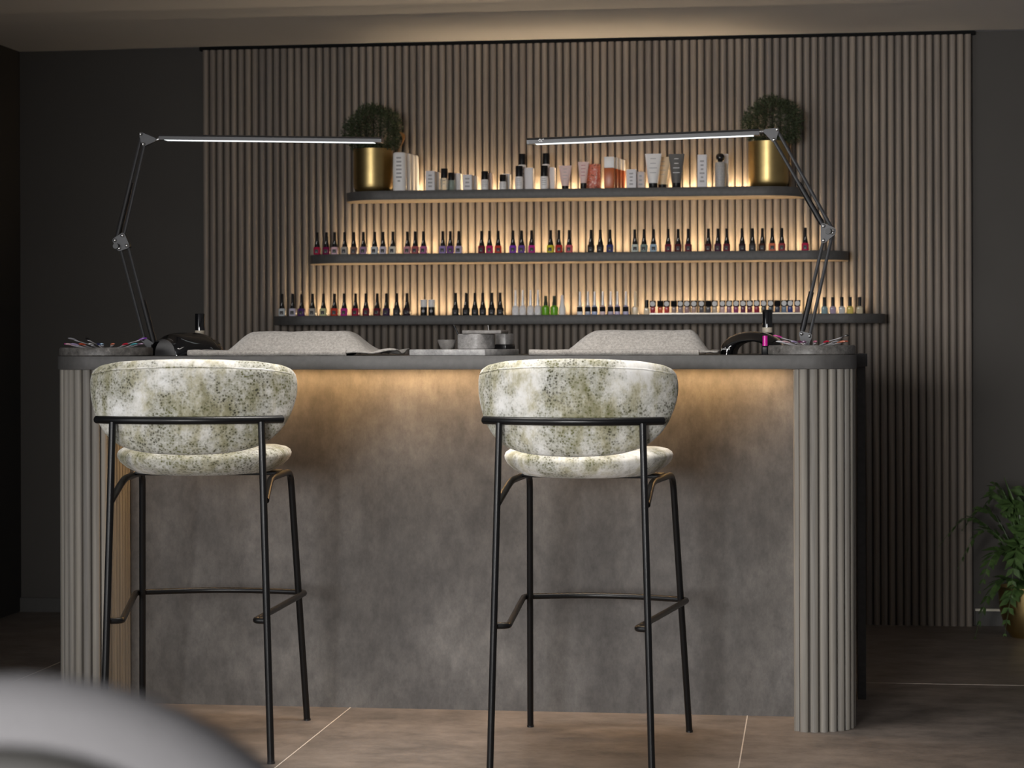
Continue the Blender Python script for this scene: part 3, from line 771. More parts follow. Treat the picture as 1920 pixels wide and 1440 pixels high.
# ------------------------------------------------------------------ polish bottles
def make_polish(name, body_prof, cap_prof, lab, mats, square=True, base=None):
    r = thing(name, '', 'polish bottle')
    bm = bmesh.new()
    (lathe_square(bm, body_prof, 5.0, 24) if square else lathe(bm, body_prof, 24)); finish('bottle', bm, mats[0], r)
    bm = bmesh.new(); lathe(bm, cap_prof[0], 16)
    if cap_prof[1]:   # pale slanted mark on the flare of the cap
        rr, z0, z1 = cap_prof[1]
        f = bm.faces.new([bm.verts.new((a, -rr+0.0*b, z)) for a, b, z in ((-0.0026, 0, z0), (-0.0006, 0, z0), (0.0016, 0, z1), (0.0002, 0, z1))]); f.material_index = 1
    finish('cap', bm, [mats[1], M['white_mark']], r)
    if lab:
        w, z0, z1, y = lab
        bm = bmesh.new(); box(bm, -w, w, -y-0.0006, -y+0.001, z0, z1); 
        if mats[2] is M['label_dark']: marks(bm, w*1.2, z0+0.001, z0+0.006, -y-0.001, 2, 1, 3)
        finish('label', bm, [mats[2], M['mark']], r, smooth=False)
    return r
gel = make_polish('nail_polish_bottle', [(0, 0), (0.0125, 0), (0.0135, 0.0015), (0.0135, 0.026), (0.011, 0.0295), (0, 0.0295)],
    ([(0, 0.0290), (0.0108, 0.0292), (0.0100, 0.036), (0.0072, 0.049), (0.0060, 0.058), (0.0056, 0.087), (0.005, 0.088), (0, 0.088)], (0.0102, 0.041, 0.052)),
    (0.0072, 0.0055, 0.0200, 0.0138), (M['cap_black'], M['cap_black'], M['label_dark']))
silver_b = make_polish('base_coat_bottle', [(0, 0), (0.0128, 0), (0.0135, 0.002), (0.0135, 0.028), (0.011, 0.034), (0.007, 0.0375), (0, 0.0375)],
    ([(0, 0.037), (0.0068, 0.037), (0.0075, 0.045), (0.0052, 0.06), (0.0042, 0.097), (0, 0.098)], None), (0.010, 0.008, 0.022, 0.0137), (M['white'], M['silver'], M['carton']), square=False)
green_b = make_polish('green_polish_bottle', [(0, 0), (0.0145, 0), (0.0155, 0.003), (0.0150, 0.012), (0.0158, 0.018), (0.0155, 0.03), (0.0085, 0.037), (0, 0.037)],
    ([(0, 0.036), (0.0085, 0.036), (0.0085, 0.048), (0.0065, 0.052), (0.0062, 0.074), (0, 0.076)], None), None, (color_mat('lime green', (0.16, 0.42, 0.02)), plain('dark_green_cap', (0.02, 0.035, 0.015), 0.35), None), square=False)
drop_b = make_polish('dropper_bottle', [(0, 0), (0.0125, 0), (0.0135, 0.002), (0.0135, 0.026), (0.0095, 0.038), (0.007, 0.056), (0, 0.056)],
    ([(0, 0.055), (0.0068, 0.055), (0.0068, 0.062), (0.0058, 0.063), (0.0055, 0.074), (0.003, 0.078), (0, 0.078)], None), None, (M['white'], M['carton'], None), square=False)
lab_b = make_polish('effect_polish_bottle', [(0, 0), (0.0105, 0), (0.0112, 0.002), (0.0112, 0.026), (0.009, 0.032), (0.006, 0.036), (0, 0.036)],
    ([(0, 0.0355), (0.0062, 0.0355), (0.0075, 0.043), (0.0052, 0.056), (0.004, 0.090), (0, 0.091)], None), (0.0106, 0.012, 0.0305, 0.0116), (M['white'], M['silver'], plain('matt_black_label', (0.012, 0.012, 0.014), 0.8, spec=0.15)), square=True)
cream_b = make_polish('cream_polish_bottle', [(0, 0), (0.0125, 0), (0.013, 0.002), (0.013, 0.028), (0.008, 0.032), (0, 0.032)],
    ([(0, 0.031), (0.0055, 0.031), (0.0055, 0.09), (0.0045, 0.092), (0, 0.092)], None), None, (plain('cream_gloss', (0.72, 0.58, 0.40), 0.3), plain('cream_cap', (0.78, 0.68, 0.50), 0.35), None))
small_b = make_polish('clear_polish_bottle', [(0, 0), (0.010, 0), (0.011, 0.002), (0.011, 0.022), (0.007, 0.026), (0, 0.026)],
    ([(0, 0.026), (0.0078, 0.026), (0.0078, 0.056), (0, 0.057)], None), None, (plain('milky_gloss', (0.75, 0.62, 0.45), 0.25), M['cap_black'], None))
mini = make_polish('mini_polish_bottle', [(0, 0), (0.0085, 0), (0.0095, 0.002), (0.0098, 0.020), (0.007, 0.0235), (0, 0.0235)],
    ([(0, 0.0235), (0.0118, 0.0235), (0.0122, 0.025), (0.0122, 0.046), (0.0115, 0.0472), (0, 0.0472)], None), None, (M['white'], M['cap_black'], None))
glit = make_polish('glitter_polish_bottle', [(0, 0), (0.0115, 0), (0.0125, 0.002), (0.0125, 0.023), (0.0075, 0.029), (0, 0.029)],
    ([(0, 0.0285), (0.0068, 0.0285), (0.0068, 0.062), (0.0062, 0.0635), (0, 0.0635)], None), None, (M['white'], M['cap_black'], None))
twotone = make_polish('primer_bottle', [(0, 0), (0.0130, 0), (0.0138, 0.002), (0.0138, 0.032), (0.0128, 0.033), (0, 0.033)],
    ([(0, 0.033), (0.0132, 0.033), (0.0138, 0.0345), (0.0138, 0.060), (0.0125, 0.0625), (0, 0.0625)], None), None, (M['cap_black'], M['white'], None), square=False)
bm = bmesh.new()   # round pale emblem on the primer bottle
bmesh.ops.create_circle(bm, cap_ends=True, segments=14, radius=0.0058, matrix=Matrix.Translation((0, -0.0142, 0.017)) @ Matrix.Rotation(PI/2, 4, 'X'))
finish('emblem', bm, M['mark'], twotone, smooth=False)
disc = bmesh.new()
tube(disc, [(0, -0.0120, 0.0352), (0, -0.0138, 0.0352)], 0.0098, 16); cap_disc = finish('cap_sticker', disc, plain('pale_sticker', (0.6, 0.59, 0.58), 0.5), mini)
used = set()
def place(proto, x, z, Y, label, group, mats=None, rz=0.0):
    p = on_y(x, 500, Y); loc = (p.x, Y, z+0.0002)
    if proto.name not in used:
        used.add(proto.name); o = proto; o.location = loc; o.rotation_euler = (0, 0, rz); o['label'] = label; o['group'] = group
    else: o = dup(proto, loc, rz, label, group)
    for part, m in (mats or {}).items(): set_mat(o, part, m)
    return o
ORD = ['first', 'second', 'third', 'fourth', 'fifth', 'sixth', 'seventh', 'eighth', 'ninth', 'tenth', 'eleventh', 'twelfth', 'thirteenth', 'fourteenth', 'fifteenth', 'sixteenth', 'seventeenth', 'eighteenth', 'nineteenth', 'twentieth', 'twenty-first', 'twenty-second', 'twenty-third', 'twenty-fourth', 'twenty-fifth']
C = {'crimson': (0.42, 0.01, 0.06), 'dark magenta': (0.20, 0.005, 0.06), 'pale pink': (0.80, 0.52, 0.48), 'stone grey': (0.45, 0.42, 0.38), 'taupe': (0.22, 0.13, 0.11), 'mauve': (0.30, 0.14, 0.24),
     'pearl grey': (0.62, 0.66, 0.68), 'pale lilac': (0.66, 0.62, 0.74), 'ivory': (0.76, 0.72, 0.64), 'rose pink': (0.66, 0.32, 0.36), 'brick rose': (0.45, 0.12, 0.13), 'orchid': (0.52, 0.16, 0.36),
     'lavender': (0.36, 0.26, 0.56), 'purple': (0.20, 0.07, 0.30), 'pale lavender': (0.52, 0.46, 0.66), 'hot pink': (0.62, 0.015, 0.17), 'tomato red': (0.60, 0.05, 0.03), 'violet': (0.24, 0.06, 0.36),
     'blue violet': (0.16, 0.07, 0.34), 'magenta': (0.42, 0.01, 0.22), 'lemon yellow': (0.72, 0.65, 0.04), 'red': (0.55, 0.03, 0.03), 'coral pink': (0.66, 0.12, 0.16), 'black': (0.012, 0.012, 0.012),
     'ink black': (0.018, 0.014, 0.02), 'navy': (0.05, 0.04, 0.18), 'mint white': (0.60, 0.66, 0.60), 'sage grey': (0.22, 0.29, 0.27), 'ice blue': (0.36, 0.50, 0.62), 'oxblood': (0.09, 0.012, 0.016),
     'maroon': (0.14, 0.015, 0.03), 'dark cherry': (0.07, 0.008, 0.014), 'plum black': (0.03, 0.012, 0.018), 'chocolate': (0.05, 0.018, 0.014), 'orange coral': (0.66, 0.17, 0.09), 'dusty red': (0.30, 0.04, 0.05),
     'dark violet': (0.08, 0.025, 0.16), 'pale lime': (0.62, 0.64, 0.36), 'dark purple': (0.05, 0.018, 0.075), 'charcoal': (0.035, 0.033, 0.036), 'bordeaux': (0.16, 0.01, 0.035), 'deep plum': (0.07, 0.015, 0.04)}
row2 = [(595, 'crimson'), (612.5, 'dark magenta'), (627.7, 'pale pink'), (646.5, 'stone grey'), (663.5, 'taupe'), (681.5, 'mauve'), (702.7, 'pearl grey'), (718.3, 'pale lilac'), (736.7, 'ivory'),
        (764, 'rose pink'), (778.8, 'brick rose'), (794.4, 'orchid'), (830.4, 'lavender'), (844.4, 'purple'), (860.4, 'pale lavender'), (903.3, 'bordeaux'), (918, 'hot pink'), (934.2, 'tomato red'),
        (961.9, 'violet'), (978.3, 'blue violet'), (997, 'magenta'), (1032.7, 'lemon yellow'), (1048, 'red'), (1067.5, 'coral pink'), (1108.5, 'black'), (1125.8, 'ink black'), (1144, 'navy'),
        (1190.4, 'mint white'), (1207.7, 'sage grey'), (1225.4, 'ice blue'), (1253, 'bordeaux'), (1271.7, 'oxblood'), (1290.6, 'maroon'), (1328.5, 'dark cherry'), (1346.4, 'deep plum'), (1362.8, 'maroon'),
        (1391.7, 'plum black'), (1411, 'charcoal'), (1429.5, 'chocolate'), (1448, 'orange coral'), (1466, 'dusty red'), (1510, 'crimson')]
G2 = 'polish bottles on the middle shelf'
from collections import Counter
cnt = Counter(c for _, c in row2); seen = Counter()
for i, (x, c) in enumerate(row2):
    extra = ''
    if cnt[c] > 1: extra = (' near the left end' if x < 950 else ' near the right end')
    seen[c] += 1
    nb = (' left of the '+row2[i+1][1]+' one') if i+1 < len(row2) and cnt[c] == 1 else ''
    lab = c+' polish bottle with black tapered cap on the middle shelf'+extra
    if c == 'maroon': lab = 'maroon polish bottle on the middle shelf, '+('right of the oxblood one' if seen[c] == 1 else 'right of the deep plum one')
    place(gel, x, Z2, YS+0.034, lab, G2, {'bottle': color_mat(c, C[c])}, math.radians(random.uniform(-9, 9)))
row3a = [(529, 'pearl grey'), (548.8, 'pale lilac'), (565.6, 'dark violet'), (585.9, 'stone grey'), (606.3, 'pale lime'), (627, 'tomato red'), (645.3, 'magenta'), (666.5, 'crimson'), (686.2, 'bordeaux'), (707.2, 'maroon'), (724.4, 'dark purple'), (743.8, 'charcoal'), (763, 'plum black')]
for i, (x, c) in enumerate(row3a):
    place(gel, x, Z3, YS+0.034, c+' polish bottle with black tapered cap in the left row of the lowest shelf', 'polish bottles in the left row of the lowest shelf', {'bottle': color_mat(c, C[c])}, math.radians(random.uniform(-14, 4)))
for i, x in enumerate((794.4, 809.2)):
    place(twotone, x, Z3, YS+0.034, ('left' if i == 0 else 'right')+' one of two black bottles with white caps on the lowest shelf', 'white capped primer bottles')
for i, x in enumerate((854, 874, 890.4, 905, 922, 937.6)):
    place(gel, x, Z3, YS+0.034, 'all black polish bottle, '+ORD[i]+' of six from the left on the lowest shelf', 'all black polish bottles on the lowest shelf', {'bottle': color_mat('black', C['black'])}, math.radians(random.uniform(-8, 8)))
for i, x in enumerate((966.5, 980, 994.6, 1008.5)):
    place(silver_b, x, Z3, YS+0.034, 'white bottle with slim silver cap, '+ORD[i]+' of four from the left on the lowest shelf', 'white bottles with silver caps')
for i, x in enumerate((1023, 1039)):
    place(green_b, x, Z3, YS+0.036, 'bright green polish bottle, '+('left' if i == 0 else 'right')+' one of the pair on the lowest shelf', 'green polish bottles')
place(drop_b, 1054, Z3, YS+0.034, 'white dropper bottle right of the green polish bottles', 'dropper bottle')
EF = [('pearl', (0.7, 0.7, 0.72)), ('smoke blue', (0.35, 0.38, 0.48)), ('powder blue', (0.35, 0.42, 0.62)), ('blush', (0.66, 0.5, 0.52)), ('lilac grey', (0.42, 0.36, 0.46)), ('pale violet', (0.52, 0.44, 0.62)), ('lavender blue', (0.42, 0.4, 0.58))]
for x, (n, c) in zip((1087.3, 1102.3, 1114.8, 1130, 1145, 1157.5, 1173.5), EF):
    place(lab_b, x, Z3, YS+0.036, n+' bottle with black label and slim silver cap on the lowest shelf', 'effect polishes with silver caps', {'bottle': color_mat(n, c)})
place(cream_b, 1190.8, Z3, YS+0.036, 'cream polish bottle with tall cream cap on the lowest shelf', 'cream polish')
place(small_b, 1212.3, Z3, YS+0.036, 'milky small bottle with plain black cap left of the mini polishes', 'milky polish')
MI = [('crimson', (0.36, 0.015, 0.03)), ('orange red', (0.62, 0.10, 0.03)), ('scarlet', (0.5, 0.04, 0.04)), ('mushroom', (0.34, 0.24, 0.2)), ('mauve grey', (0.30, 0.23, 0.24)), ('dusty mauve', (0.36, 0.22, 0.22)), ('beige', (0.46, 0.32, 0.27)), ('slate', (0.1, 0.09, 0.1)), ('graphite', (0.07, 0.065, 0.07)),
      ('sand', (0.52, 0.42, 0.32)), ('shell pink', (0.62, 0.42, 0.40)), ('heather', (0.30, 0.16, 0.22)), ('magenta plum', (0.26, 0.03, 0.12)), ('plum', (0.12, 0.015, 0.06)), ('wine', (0.14, 0.02, 0.05)), ('ruby', (0.30, 0.01, 0.04)), ('soot', (0.03, 0.03, 0.035)), ('petrol', (0.04, 0.06, 0.08)), ('midnight', (0.03, 0.04, 0.07)),
      ('steel blue', (0.14, 0.2, 0.28)), ('navy', (0.03, 0.045, 0.2)), ('rosewood', (0.26, 0.14, 0.16)), ('nude', (0.52, 0.36, 0.3))]
mx = [1223.8, 1238, 1250, 1263.4, 1275.6, 1288, 1301, 1315.3, 1328, 1340, 1354.5, 1367, 1380, 1393, 1405.5, 1418.6, 1431.7, 1444.8, 1457.3, 1470, 1481.5, 1495]
riser = thing('clear_riser', 'thin clear strip under the row of mini polishes on the lowest shelf', 'riser', (on_y(1360, 588, YS+0.036).x, YS+0.036, Z3))
hw = (on_y(1502, 588, YS+0.036).x-on_y(1217, 588, YS+0.036).x)/2
bm = bmesh.new(); box(bm, -hw, hw, -0.014, 0.014, 0.0002, 0.0055); finish('strip', bm, plain('pale_acrylic', (0.75, 0.66, 0.52), 0.25), riser)
for x, (n, c) in zip(mx, MI):
    o = place(mini, x, Z3+0.0056, YS+0.036, n+' mini polish bottle in the short row on the lowest shelf', 'mini polishes on the clear strip', {'bottle': color_mat(n+' mini', c)})
    if n in ('orange red', 'mushroom', 'graphite', 'midnight', 'nude'): set_mat(o, 'cap_sticker', M['black_trim'])
GL = [('teal glitter', (0.2, 0.3, 0.32)), ('lilac glitter', (0.34, 0.27, 0.36)), ('silver glitter', (0.5, 0.5, 0.48)), ('gold glitter', (0.6, 0.48, 0.12)), ('champagne glitter', (0.5, 0.43, 0.3))]
for x, (n, c) in zip((1545.5, 1561.5, 1578.3, 1593.6, 1611.6), GL):
    place(glit, x, Z3, YS+0.036, n+' polish bottle with black cap at the right end of the lowest shelf', 'glitter polishes', {'bottle': color_mat(n, c, 0.2)})
o = place(small_b, 1437, ZC1, 6.50, 'small black bottle with pink cap beside the right tray', 'pink capped bottle', {'bottle': M['cap_black'], 'cap': color_mat('fuchsia', (0.6, 0.01, 0.3))})
o.location.x = on_counter(1434, 6.47); o.location.y = 6.52; o.location.z = ZC1

# ------------------------------------------------------------------ products on the top shelf
S8 = 8.47/FPX*1.005     # metres per pixel at the shelf
YT = YS+0.045
def px_h(top): return on_y(1000, top, YT).z-on_y(1000, 352.5, YT).z
def place_new(name, x, Y, label, cat, group, rz=0.0, z=Z1):
    p = on_y(x, 350, Y); return thing(name, label, cat, (p.x, Y, z+0.0002), rz, group)
def carton(x, w_px, top, Y, label, group, name='carton', mat=None, rz=0.0, depth=0.05, lines=5, base=352.5):
    h = (base-top)*S8; w = w_px*S8/2
    o = place_new(name, x, Y, label, 'carton', group, rz)
    bm = bmesh.new(); box(bm, -w, w, -depth/2, depth/2, 0, h, bev=0.0006); finish('box', bm, mat or M['carton'], o)
    if lines:
        bm = bmesh.new(); marks(bm, w*1.1, h*0.12, h*0.86, -depth/2-0.0004, lines, 0, int(x)); finish('print', bm, M['mark'], o, smooth=False)
    return o
def bottle(x, w_px, top, cap_px, Y, label, group, mat=None, cap=None, ball=False, rz=0.0, name='lotion_bottle', base=354, lines=4, neck=True):
    h = (base-top)*S8; r = w_px*S8/2; hc = cap_px*S8; hb = h-hc
    o = place_new(name, x, Y, label, 'bottle', group, rz)
    bm = bmesh.new(); lathe(bm, [(0, 0), (r-0.001, 0), (r, 0.002), (r, hb-0.006), (r*0.9, hb-0.001), (r*0.6, hb), (0, hb)], 28); finish('bottle', bm, mat or M['white'], o)
    bm = bmesh.new()
    if ball:
        n = 12; lathe(bm, [(hc/2*math.sin(PI*k/n), hb+hc/2-hc/2*math.cos(PI*k/n)) for k in range(n+1)], 24)
    else:
        lathe(bm, [(0, hb-0.0005), (r*0.88, hb-0.0005), (r*0.88, h-0.002), (r*0.8, h), (0, h)], 24)
    finish('cap', bm, cap or M['cap_black'], o)
    if lines:
        bm = bmesh.new()
        rr = random.Random(int(x))
        for k in range(lines):
            z = hb*(0.8-0.6*k/lines); th = hb*0.02; aw = rr.uniform(0.4, 0.75)
            pv = None
            for s in range(5):
                a = -PI/2-aw+2*aw*s/4; c = (math.cos(a)*(r+0.0004), math.sin(a)*(r+0.0004))
                v = (bm.verts.new((c[0], c[1], z-th)), bm.verts.new((c[0], c[1], z+th)))
                if pv: bm.faces.new((pv[0], v[0], v[1], pv[1]))
                pv = v
        finish('print', bm, M['mark'], o, smooth=False)
    return o
def squeeze_tube(x, w_px, top, cap_px, Y, label, group, mat, rz=0.0, base=351, floral=False, mark=None):
    h = (base-top)*S8; w = w_px*S8/2; hc = cap_px*S8
    o = place_new('cream_tube', x, Y, label, 'tube', group, rz)
    bm = bmesh.new(); N = 24; rings = []
    for k in range(9):
        t = k/8; z = hc+(h-hc)*t; a = w*(0.60+0.40*t); b = w*0.58*(1-t**1.5)+0.0012
        rings.append([bm.verts.new((a*math.cos(2*PI*i/N), b*math.sin(2*PI*i/N), z)) for i in range(N)])
    for a, b in zip(rings, rings[1:]):
        for i in range(N): bm.faces.new((a[i], a[(i+1) % N], b[(i+1) % N], b[i]))
    bm.faces.new(rings[0][::-1]); bm.faces.new(rings[-1]); finish('tube_body', bm, mat, o)
    bm = bmesh.new(); lathe(bm, [(0, 0), (w*0.52, 0), (w*0.56, 0.002), (w*0.56, hc), (0, hc)], 24); finish('cap', bm, M['cap_black'], o)
    bm = bmesh.new(); rr = random.Random(int(x))
    for k in range(4):
        t = 0.82-0.16*k; z = hc+(h-hc)*t; b = w*0.58*(1-t**1.5)+0.0012; hw = w*rr.uniform(0.25, 0.5)
        t2 = t+0.022; z2 = hc+(h-hc)*t2; b2 = w*0.58*(1-t2**1.5)+0.0012
        bm.faces.new([bm.verts.new((p, -q-0.0004, r_)) for p, q, r_ in ((-hw, b, z), (hw, b, z), (hw, b2, z2), (-hw, b2, z2))])
    finish('print', bm, mark or M['mark'], o, smooth=False)
    return o
def planter(x, Yc, r, hz, z0, label, group, seed, ball_r, ball_dx=0.0):
    p = on_y(x, 350, Yc); o = thing('potted_grass_ball', label, 'potted plant', (p.x, Yc, z0), 0, group)
    bm = bmesh.new(); lathe(bm, [(0, 0.0), (r*0.80, 0.0), (r*0.92, 0.006), (r*0.985, 0.02), (r, 0.04), (r, hz), (r-0.004, hz), (r-0.005, hz-0.02), (0, hz-0.02)], 48); pt = finish('pot', bm, M['brass'], o, angle=50)
    bm = bmesh.new(); lathe(bm, [(0, hz-0.019), (r-0.006, hz-0.019), (r-0.006, hz-0.012), (0, hz-0.010)], 24); finish('soil', bm, M['soil'], pt)
    rr = random.Random(seed); bm = bmesh.new(); cz = hz+ball_r*0.62
    for k in range(5200):
        d = Vector((rr.gauss(0, 1), rr.gauss(0, 1), rr.gauss(0, 1))).normalized()
        rad = ball_r*(rr.uniform(0.35, 1.0)**0.4)*(1+0.06*math.sin(5*d.x+3*d.z))*rr.uniform(0.93, 1.04)
        c = Vector((ball_dx, 0, cz))+Vector((d.x*1.0, d.y*0.92, d.z*0.86))*rad
        if c.z < hz-0.01: continue
        t = (d+Vector((rr.uniform(-.9, .9), rr.uniform(-.9, .9), rr.uniform(-.6, .9)))).normalized(); s = t.cross(Vector((rr.uniform(-1, 1), rr.uniform(-1, 1), rr.uniform(-1, 1)))).normalized()
        l = rr.uniform(0.008, 0.017); w = rr.uniform(0.0012, 0.0026)
        bm.faces.new([bm.verts.new(c-t*l*0.5), bm.verts.new(c+s*w), bm.verts.new(c+t*l*0.6), bm.verts.new(c-s*w)])
    f = finish('foliage', bm, M['ball_leaf'], o, smooth=False)
    return o
p1 = planter(699.5, 8.552, 0.078, 0.172, Z1, 'brass pot with a dark green grass ball at the left end of the top shelf', 'grass balls in brass pots', 3, 0.125, 0.005)
p2 = planter(1441, 8.552, 0.078, 0.178, Z1, 'brass pot with a dark green grass ball at the right end of the top shelf', 'grass balls in brass pots', 9, 0.124, 0.02)
# a curled dry frond hanging at the right of the left ball
bm = bmesh.new()
for k in range(5):
    a0 = 0.3*k; pts = [(0.115+0.012*math.sin(i*0.5+a0), -0.03+0.01*k, 0.225-0.01*i+0.012*math.cos(a0)) for i in range(9)]
    tube(bm, pts, [0.0016*(1-i/10) for i in range(9)], 5)
finish('dry_frond', bm, plain('dry_frond', (0.28, 0.13, 0.03), 0.6), p1)

def rows(fn, n, x, Y0, dy, label, behind):
    for k in range(n): fn(x+k*1.0, Y0+dy*k, label if k == 0 else behind+(' directly behind it' if k == 1 else ', '+ORD[k]+' from the front'))
GP = 'white bottles in a row beside the left pot'
def white_flask(x, Y, label):
    o = place_new('white_flask', x, Y, label, 'bottle', GP)
    h = (356-283)*S8; w = 12.5*S8
    bm = bmesh.new(); rings = []; N = 32
    for s, z in [(0, 0), (0.93, 0), (1.0, 0.004), (1.04, h*0.5), (1.0, h-0.008), (0.9, h-0.002), (0.7, h), (0, h)]:
        if s == 0: rings.append([bm.verts.new((0, 0, z))]); continue
        rings.append([bm.verts.new((w*s*math.copysign(abs(math.cos(2*PI*i/N))**0.6, math.cos(2*PI*i/N)), 0.021*s*math.copysign(abs(math.sin(2*PI*i/N))**0.7, math.sin(2*PI*i/N)), z)) for i in range(N)])
    for a, b in zip(rings, rings[1:]):
        for i in range(N):
            j = (i+1) % N
            if len(a) == 1: bm.faces.new((a[0], b[j], b[i]))
            elif len(b) == 1: bm.faces.new((a[i], a[j], b[0]))
            else: bm.faces.new((a[i], a[j], b[j], b[i]))
    finish('bottle', bm, M['white'], o)
    bm = bmesh.new(); marks(bm, w*0.9, h*0.2, h*0.9, -0.0222, 7, 0, 5); finish('print', bm, M['mark'], o, smooth=False)
fl = [(749.8, 0), (758.5, 0.047), (765.5, 0.090), (772.5, 0.134)]
for k, (x, dy) in enumerate(fl):
    white_flask(x, YS+0.03+dy, ['tall white bottle standing at the front beside the left brass pot', 'tall white bottle second in the row beside the left brass pot', 'tall white bottle third in the row beside the left brass pot', 'tall white bottle at the back of the row beside the left brass pot'][k])
g = 'cartons on the top shelf'
carton(808.5, 17.5, 318, YT, 'small white carton right of the tall white bottles', g, lines=4, base=355)
carton(816, 17.5, 318, YT+0.06, 'small white carton half hidden behind another right of the tall bottles', g, lines=0, base=355)
b1 = bottle(833, 15, 313, 18, YT, 'clear scent bottle with black cap left of its darker twin', 'scent bottles', mat=clear_mat('clear_glass_grey', (0.62, 0.68, 0.68)), name='scent_bottle', base=355, lines=2)
bottle(846, 14, 320, 14, YT+0.03, 'clear scent bottle with black cap standing behind its neighbour', 'scent bottles', mat=clear_mat('clear_glass_green', (0.55, 0.66, 0.62)), name='scent_bottle', base=355, lines=0)
carton(854, 22, 321, YT+0.085, 'pale carton behind the two scent bottles', g, lines=0, base=356)
carton(878, 17, 326, YT, 'white carton right of the scent bottles', g, lines=3, base=355)
carton(886, 17, 326, YT+0.06, 'white carton behind the one right of the scent bottles', g, lines=0, base=355)
gl = 'white lotion bottles with black caps'
bottle(909, 14.5, 318, 15.5, YT, 'short white bottle with black cap standing left of the mini flask', gl)
carton(916, 15, 321, YT+0.06, 'pinkish carton behind the short white bottle', g, mat=plain('rose_carton', (0.66, 0.52, 0.48), 0.6), lines=0, base=355)
bottle(943, 14, 325, 13, YT, 'mini flask with glossy black cap and white body', gl, cap=M['gloss_black'])
carton(950, 14, 323, YT+0.06, 'pale carton behind the mini flask', g, lines=0, base=355)
bottle(973.5, 15.5, 309, 20, YT, 'white bottle with black cap in front of the left tall bottle', gl)
bottle(979, 15.5, 283, 20.5, YT+0.07, 'left tall white bottle with black cap at the back of the top shelf', gl, base=353.5)
carton(992, 17, 311, YT+0.06, 'pale carton right of the left tall bottle', g, lines=0, base=354)
bottle(1020.5, 15.5, 309, 20, YT, 'white bottle with black cap in front of the right tall bottle', gl)
bottle(1024, 15.5, 282.5, 20.5, YT+0.07, 'right tall white bottle with black cap at the back of the top shelf', gl, base=353.5)
carton(1034, 14, 311, YT+0.06, 'pale carton right of the right tall bottle', g, lines=0, base=354)
gt = 'cream tubes on the top shelf'
squeeze_tube(1060, 24, 308.5, 6, YT, 'small pink tube with dark cap', gt, M['pink_tube'], base=353)
squeeze_tube(1094, 21, 301, 11, YT, 'pink tube with red print beside the floral carton', gt, M['pink_tube'], mark=plain('red_print', (0.45, 0.06, 0.12), 0.5), base=352)
carton(1112, 24, 305, YT+0.05, 'floral patterned carton behind the pink tube', g, mat=M['floral'], lines=0, rz=math.radians(-25), depth=0.03, base=353)
def orange_flask(x, Y, label):
    o = place_new('orange_flask', x, Y, label, 'bottle', 'orange and white bottles')
    h = (351-292)*S8; w = 9.5*S8
    bm = bmesh.new(); box(bm, -w, w, -0.02, 0.02, 0, h*0.64, bev=0.003); finish('bottle', bm, color_mat('amber orange', (0.50, 0.12, 0.03), 0.35), o)
    bm = bmesh.new(); box(bm, -w, w, -0.02, 0.02, h*0.64, h, bev=0.003); finish('cap', bm, M['white'], o)
for k in range(4): orange_flask(1143+k*6.4, YS+0.03+0.046*k, ['orange bottle with white top at the front of its row', 'orange bottle with white top second in its row', 'orange bottle with white top third in its row', 'orange bottle with white top at the back of its row'][k])
carton(1184.5, 18, 316, YT, 'white carton right of the orange bottles', g, lines=4, base=351)
carton(1202, 14, 319.5, YT+0.03, 'narrow pale carton left of the white tube', g, mat=plain('blush_carton', (0.66, 0.58, 0.56), 0.6), lines=3, base=351)
squeeze_tube(1225, 31, 286.5, 9, YT, 'large white tube with black cap', gt, M['white'], base=351)
squeeze_tube(1242, 31, 290, 9, YT+0.07, 'cream coloured tube standing behind the large white tube', gt, plain('cream_tube', (0.7, 0.58, 0.42), 0.5), base=351)
squeeze_tube(1268.5, 30, 287, 9, YT, 'large grey tube with black cap', gt, M['grey_tube'], mark=M['white_mark'], base=350.5)
carton(1317, 17, 289.5, YT, 'tall pale carton near the right brass pot', g, lines=6, base=350)
bottle(1350.5, 20, 285.5, 17, YT, 'grey patterned bottle with round black stopper near the right brass pot', 'stopper bottle', mat=plain('speckled_grey', (0.45, 0.43, 0.41), 0.4, noise=0.3, scale=300), ball=True, cap=M['gloss_black'], base=349.5, lines=6)
carton(1358, 16, 285, YT+0.08, 'pale carton behind the bottle with the round stopper', g, lines=0, base=349.5)

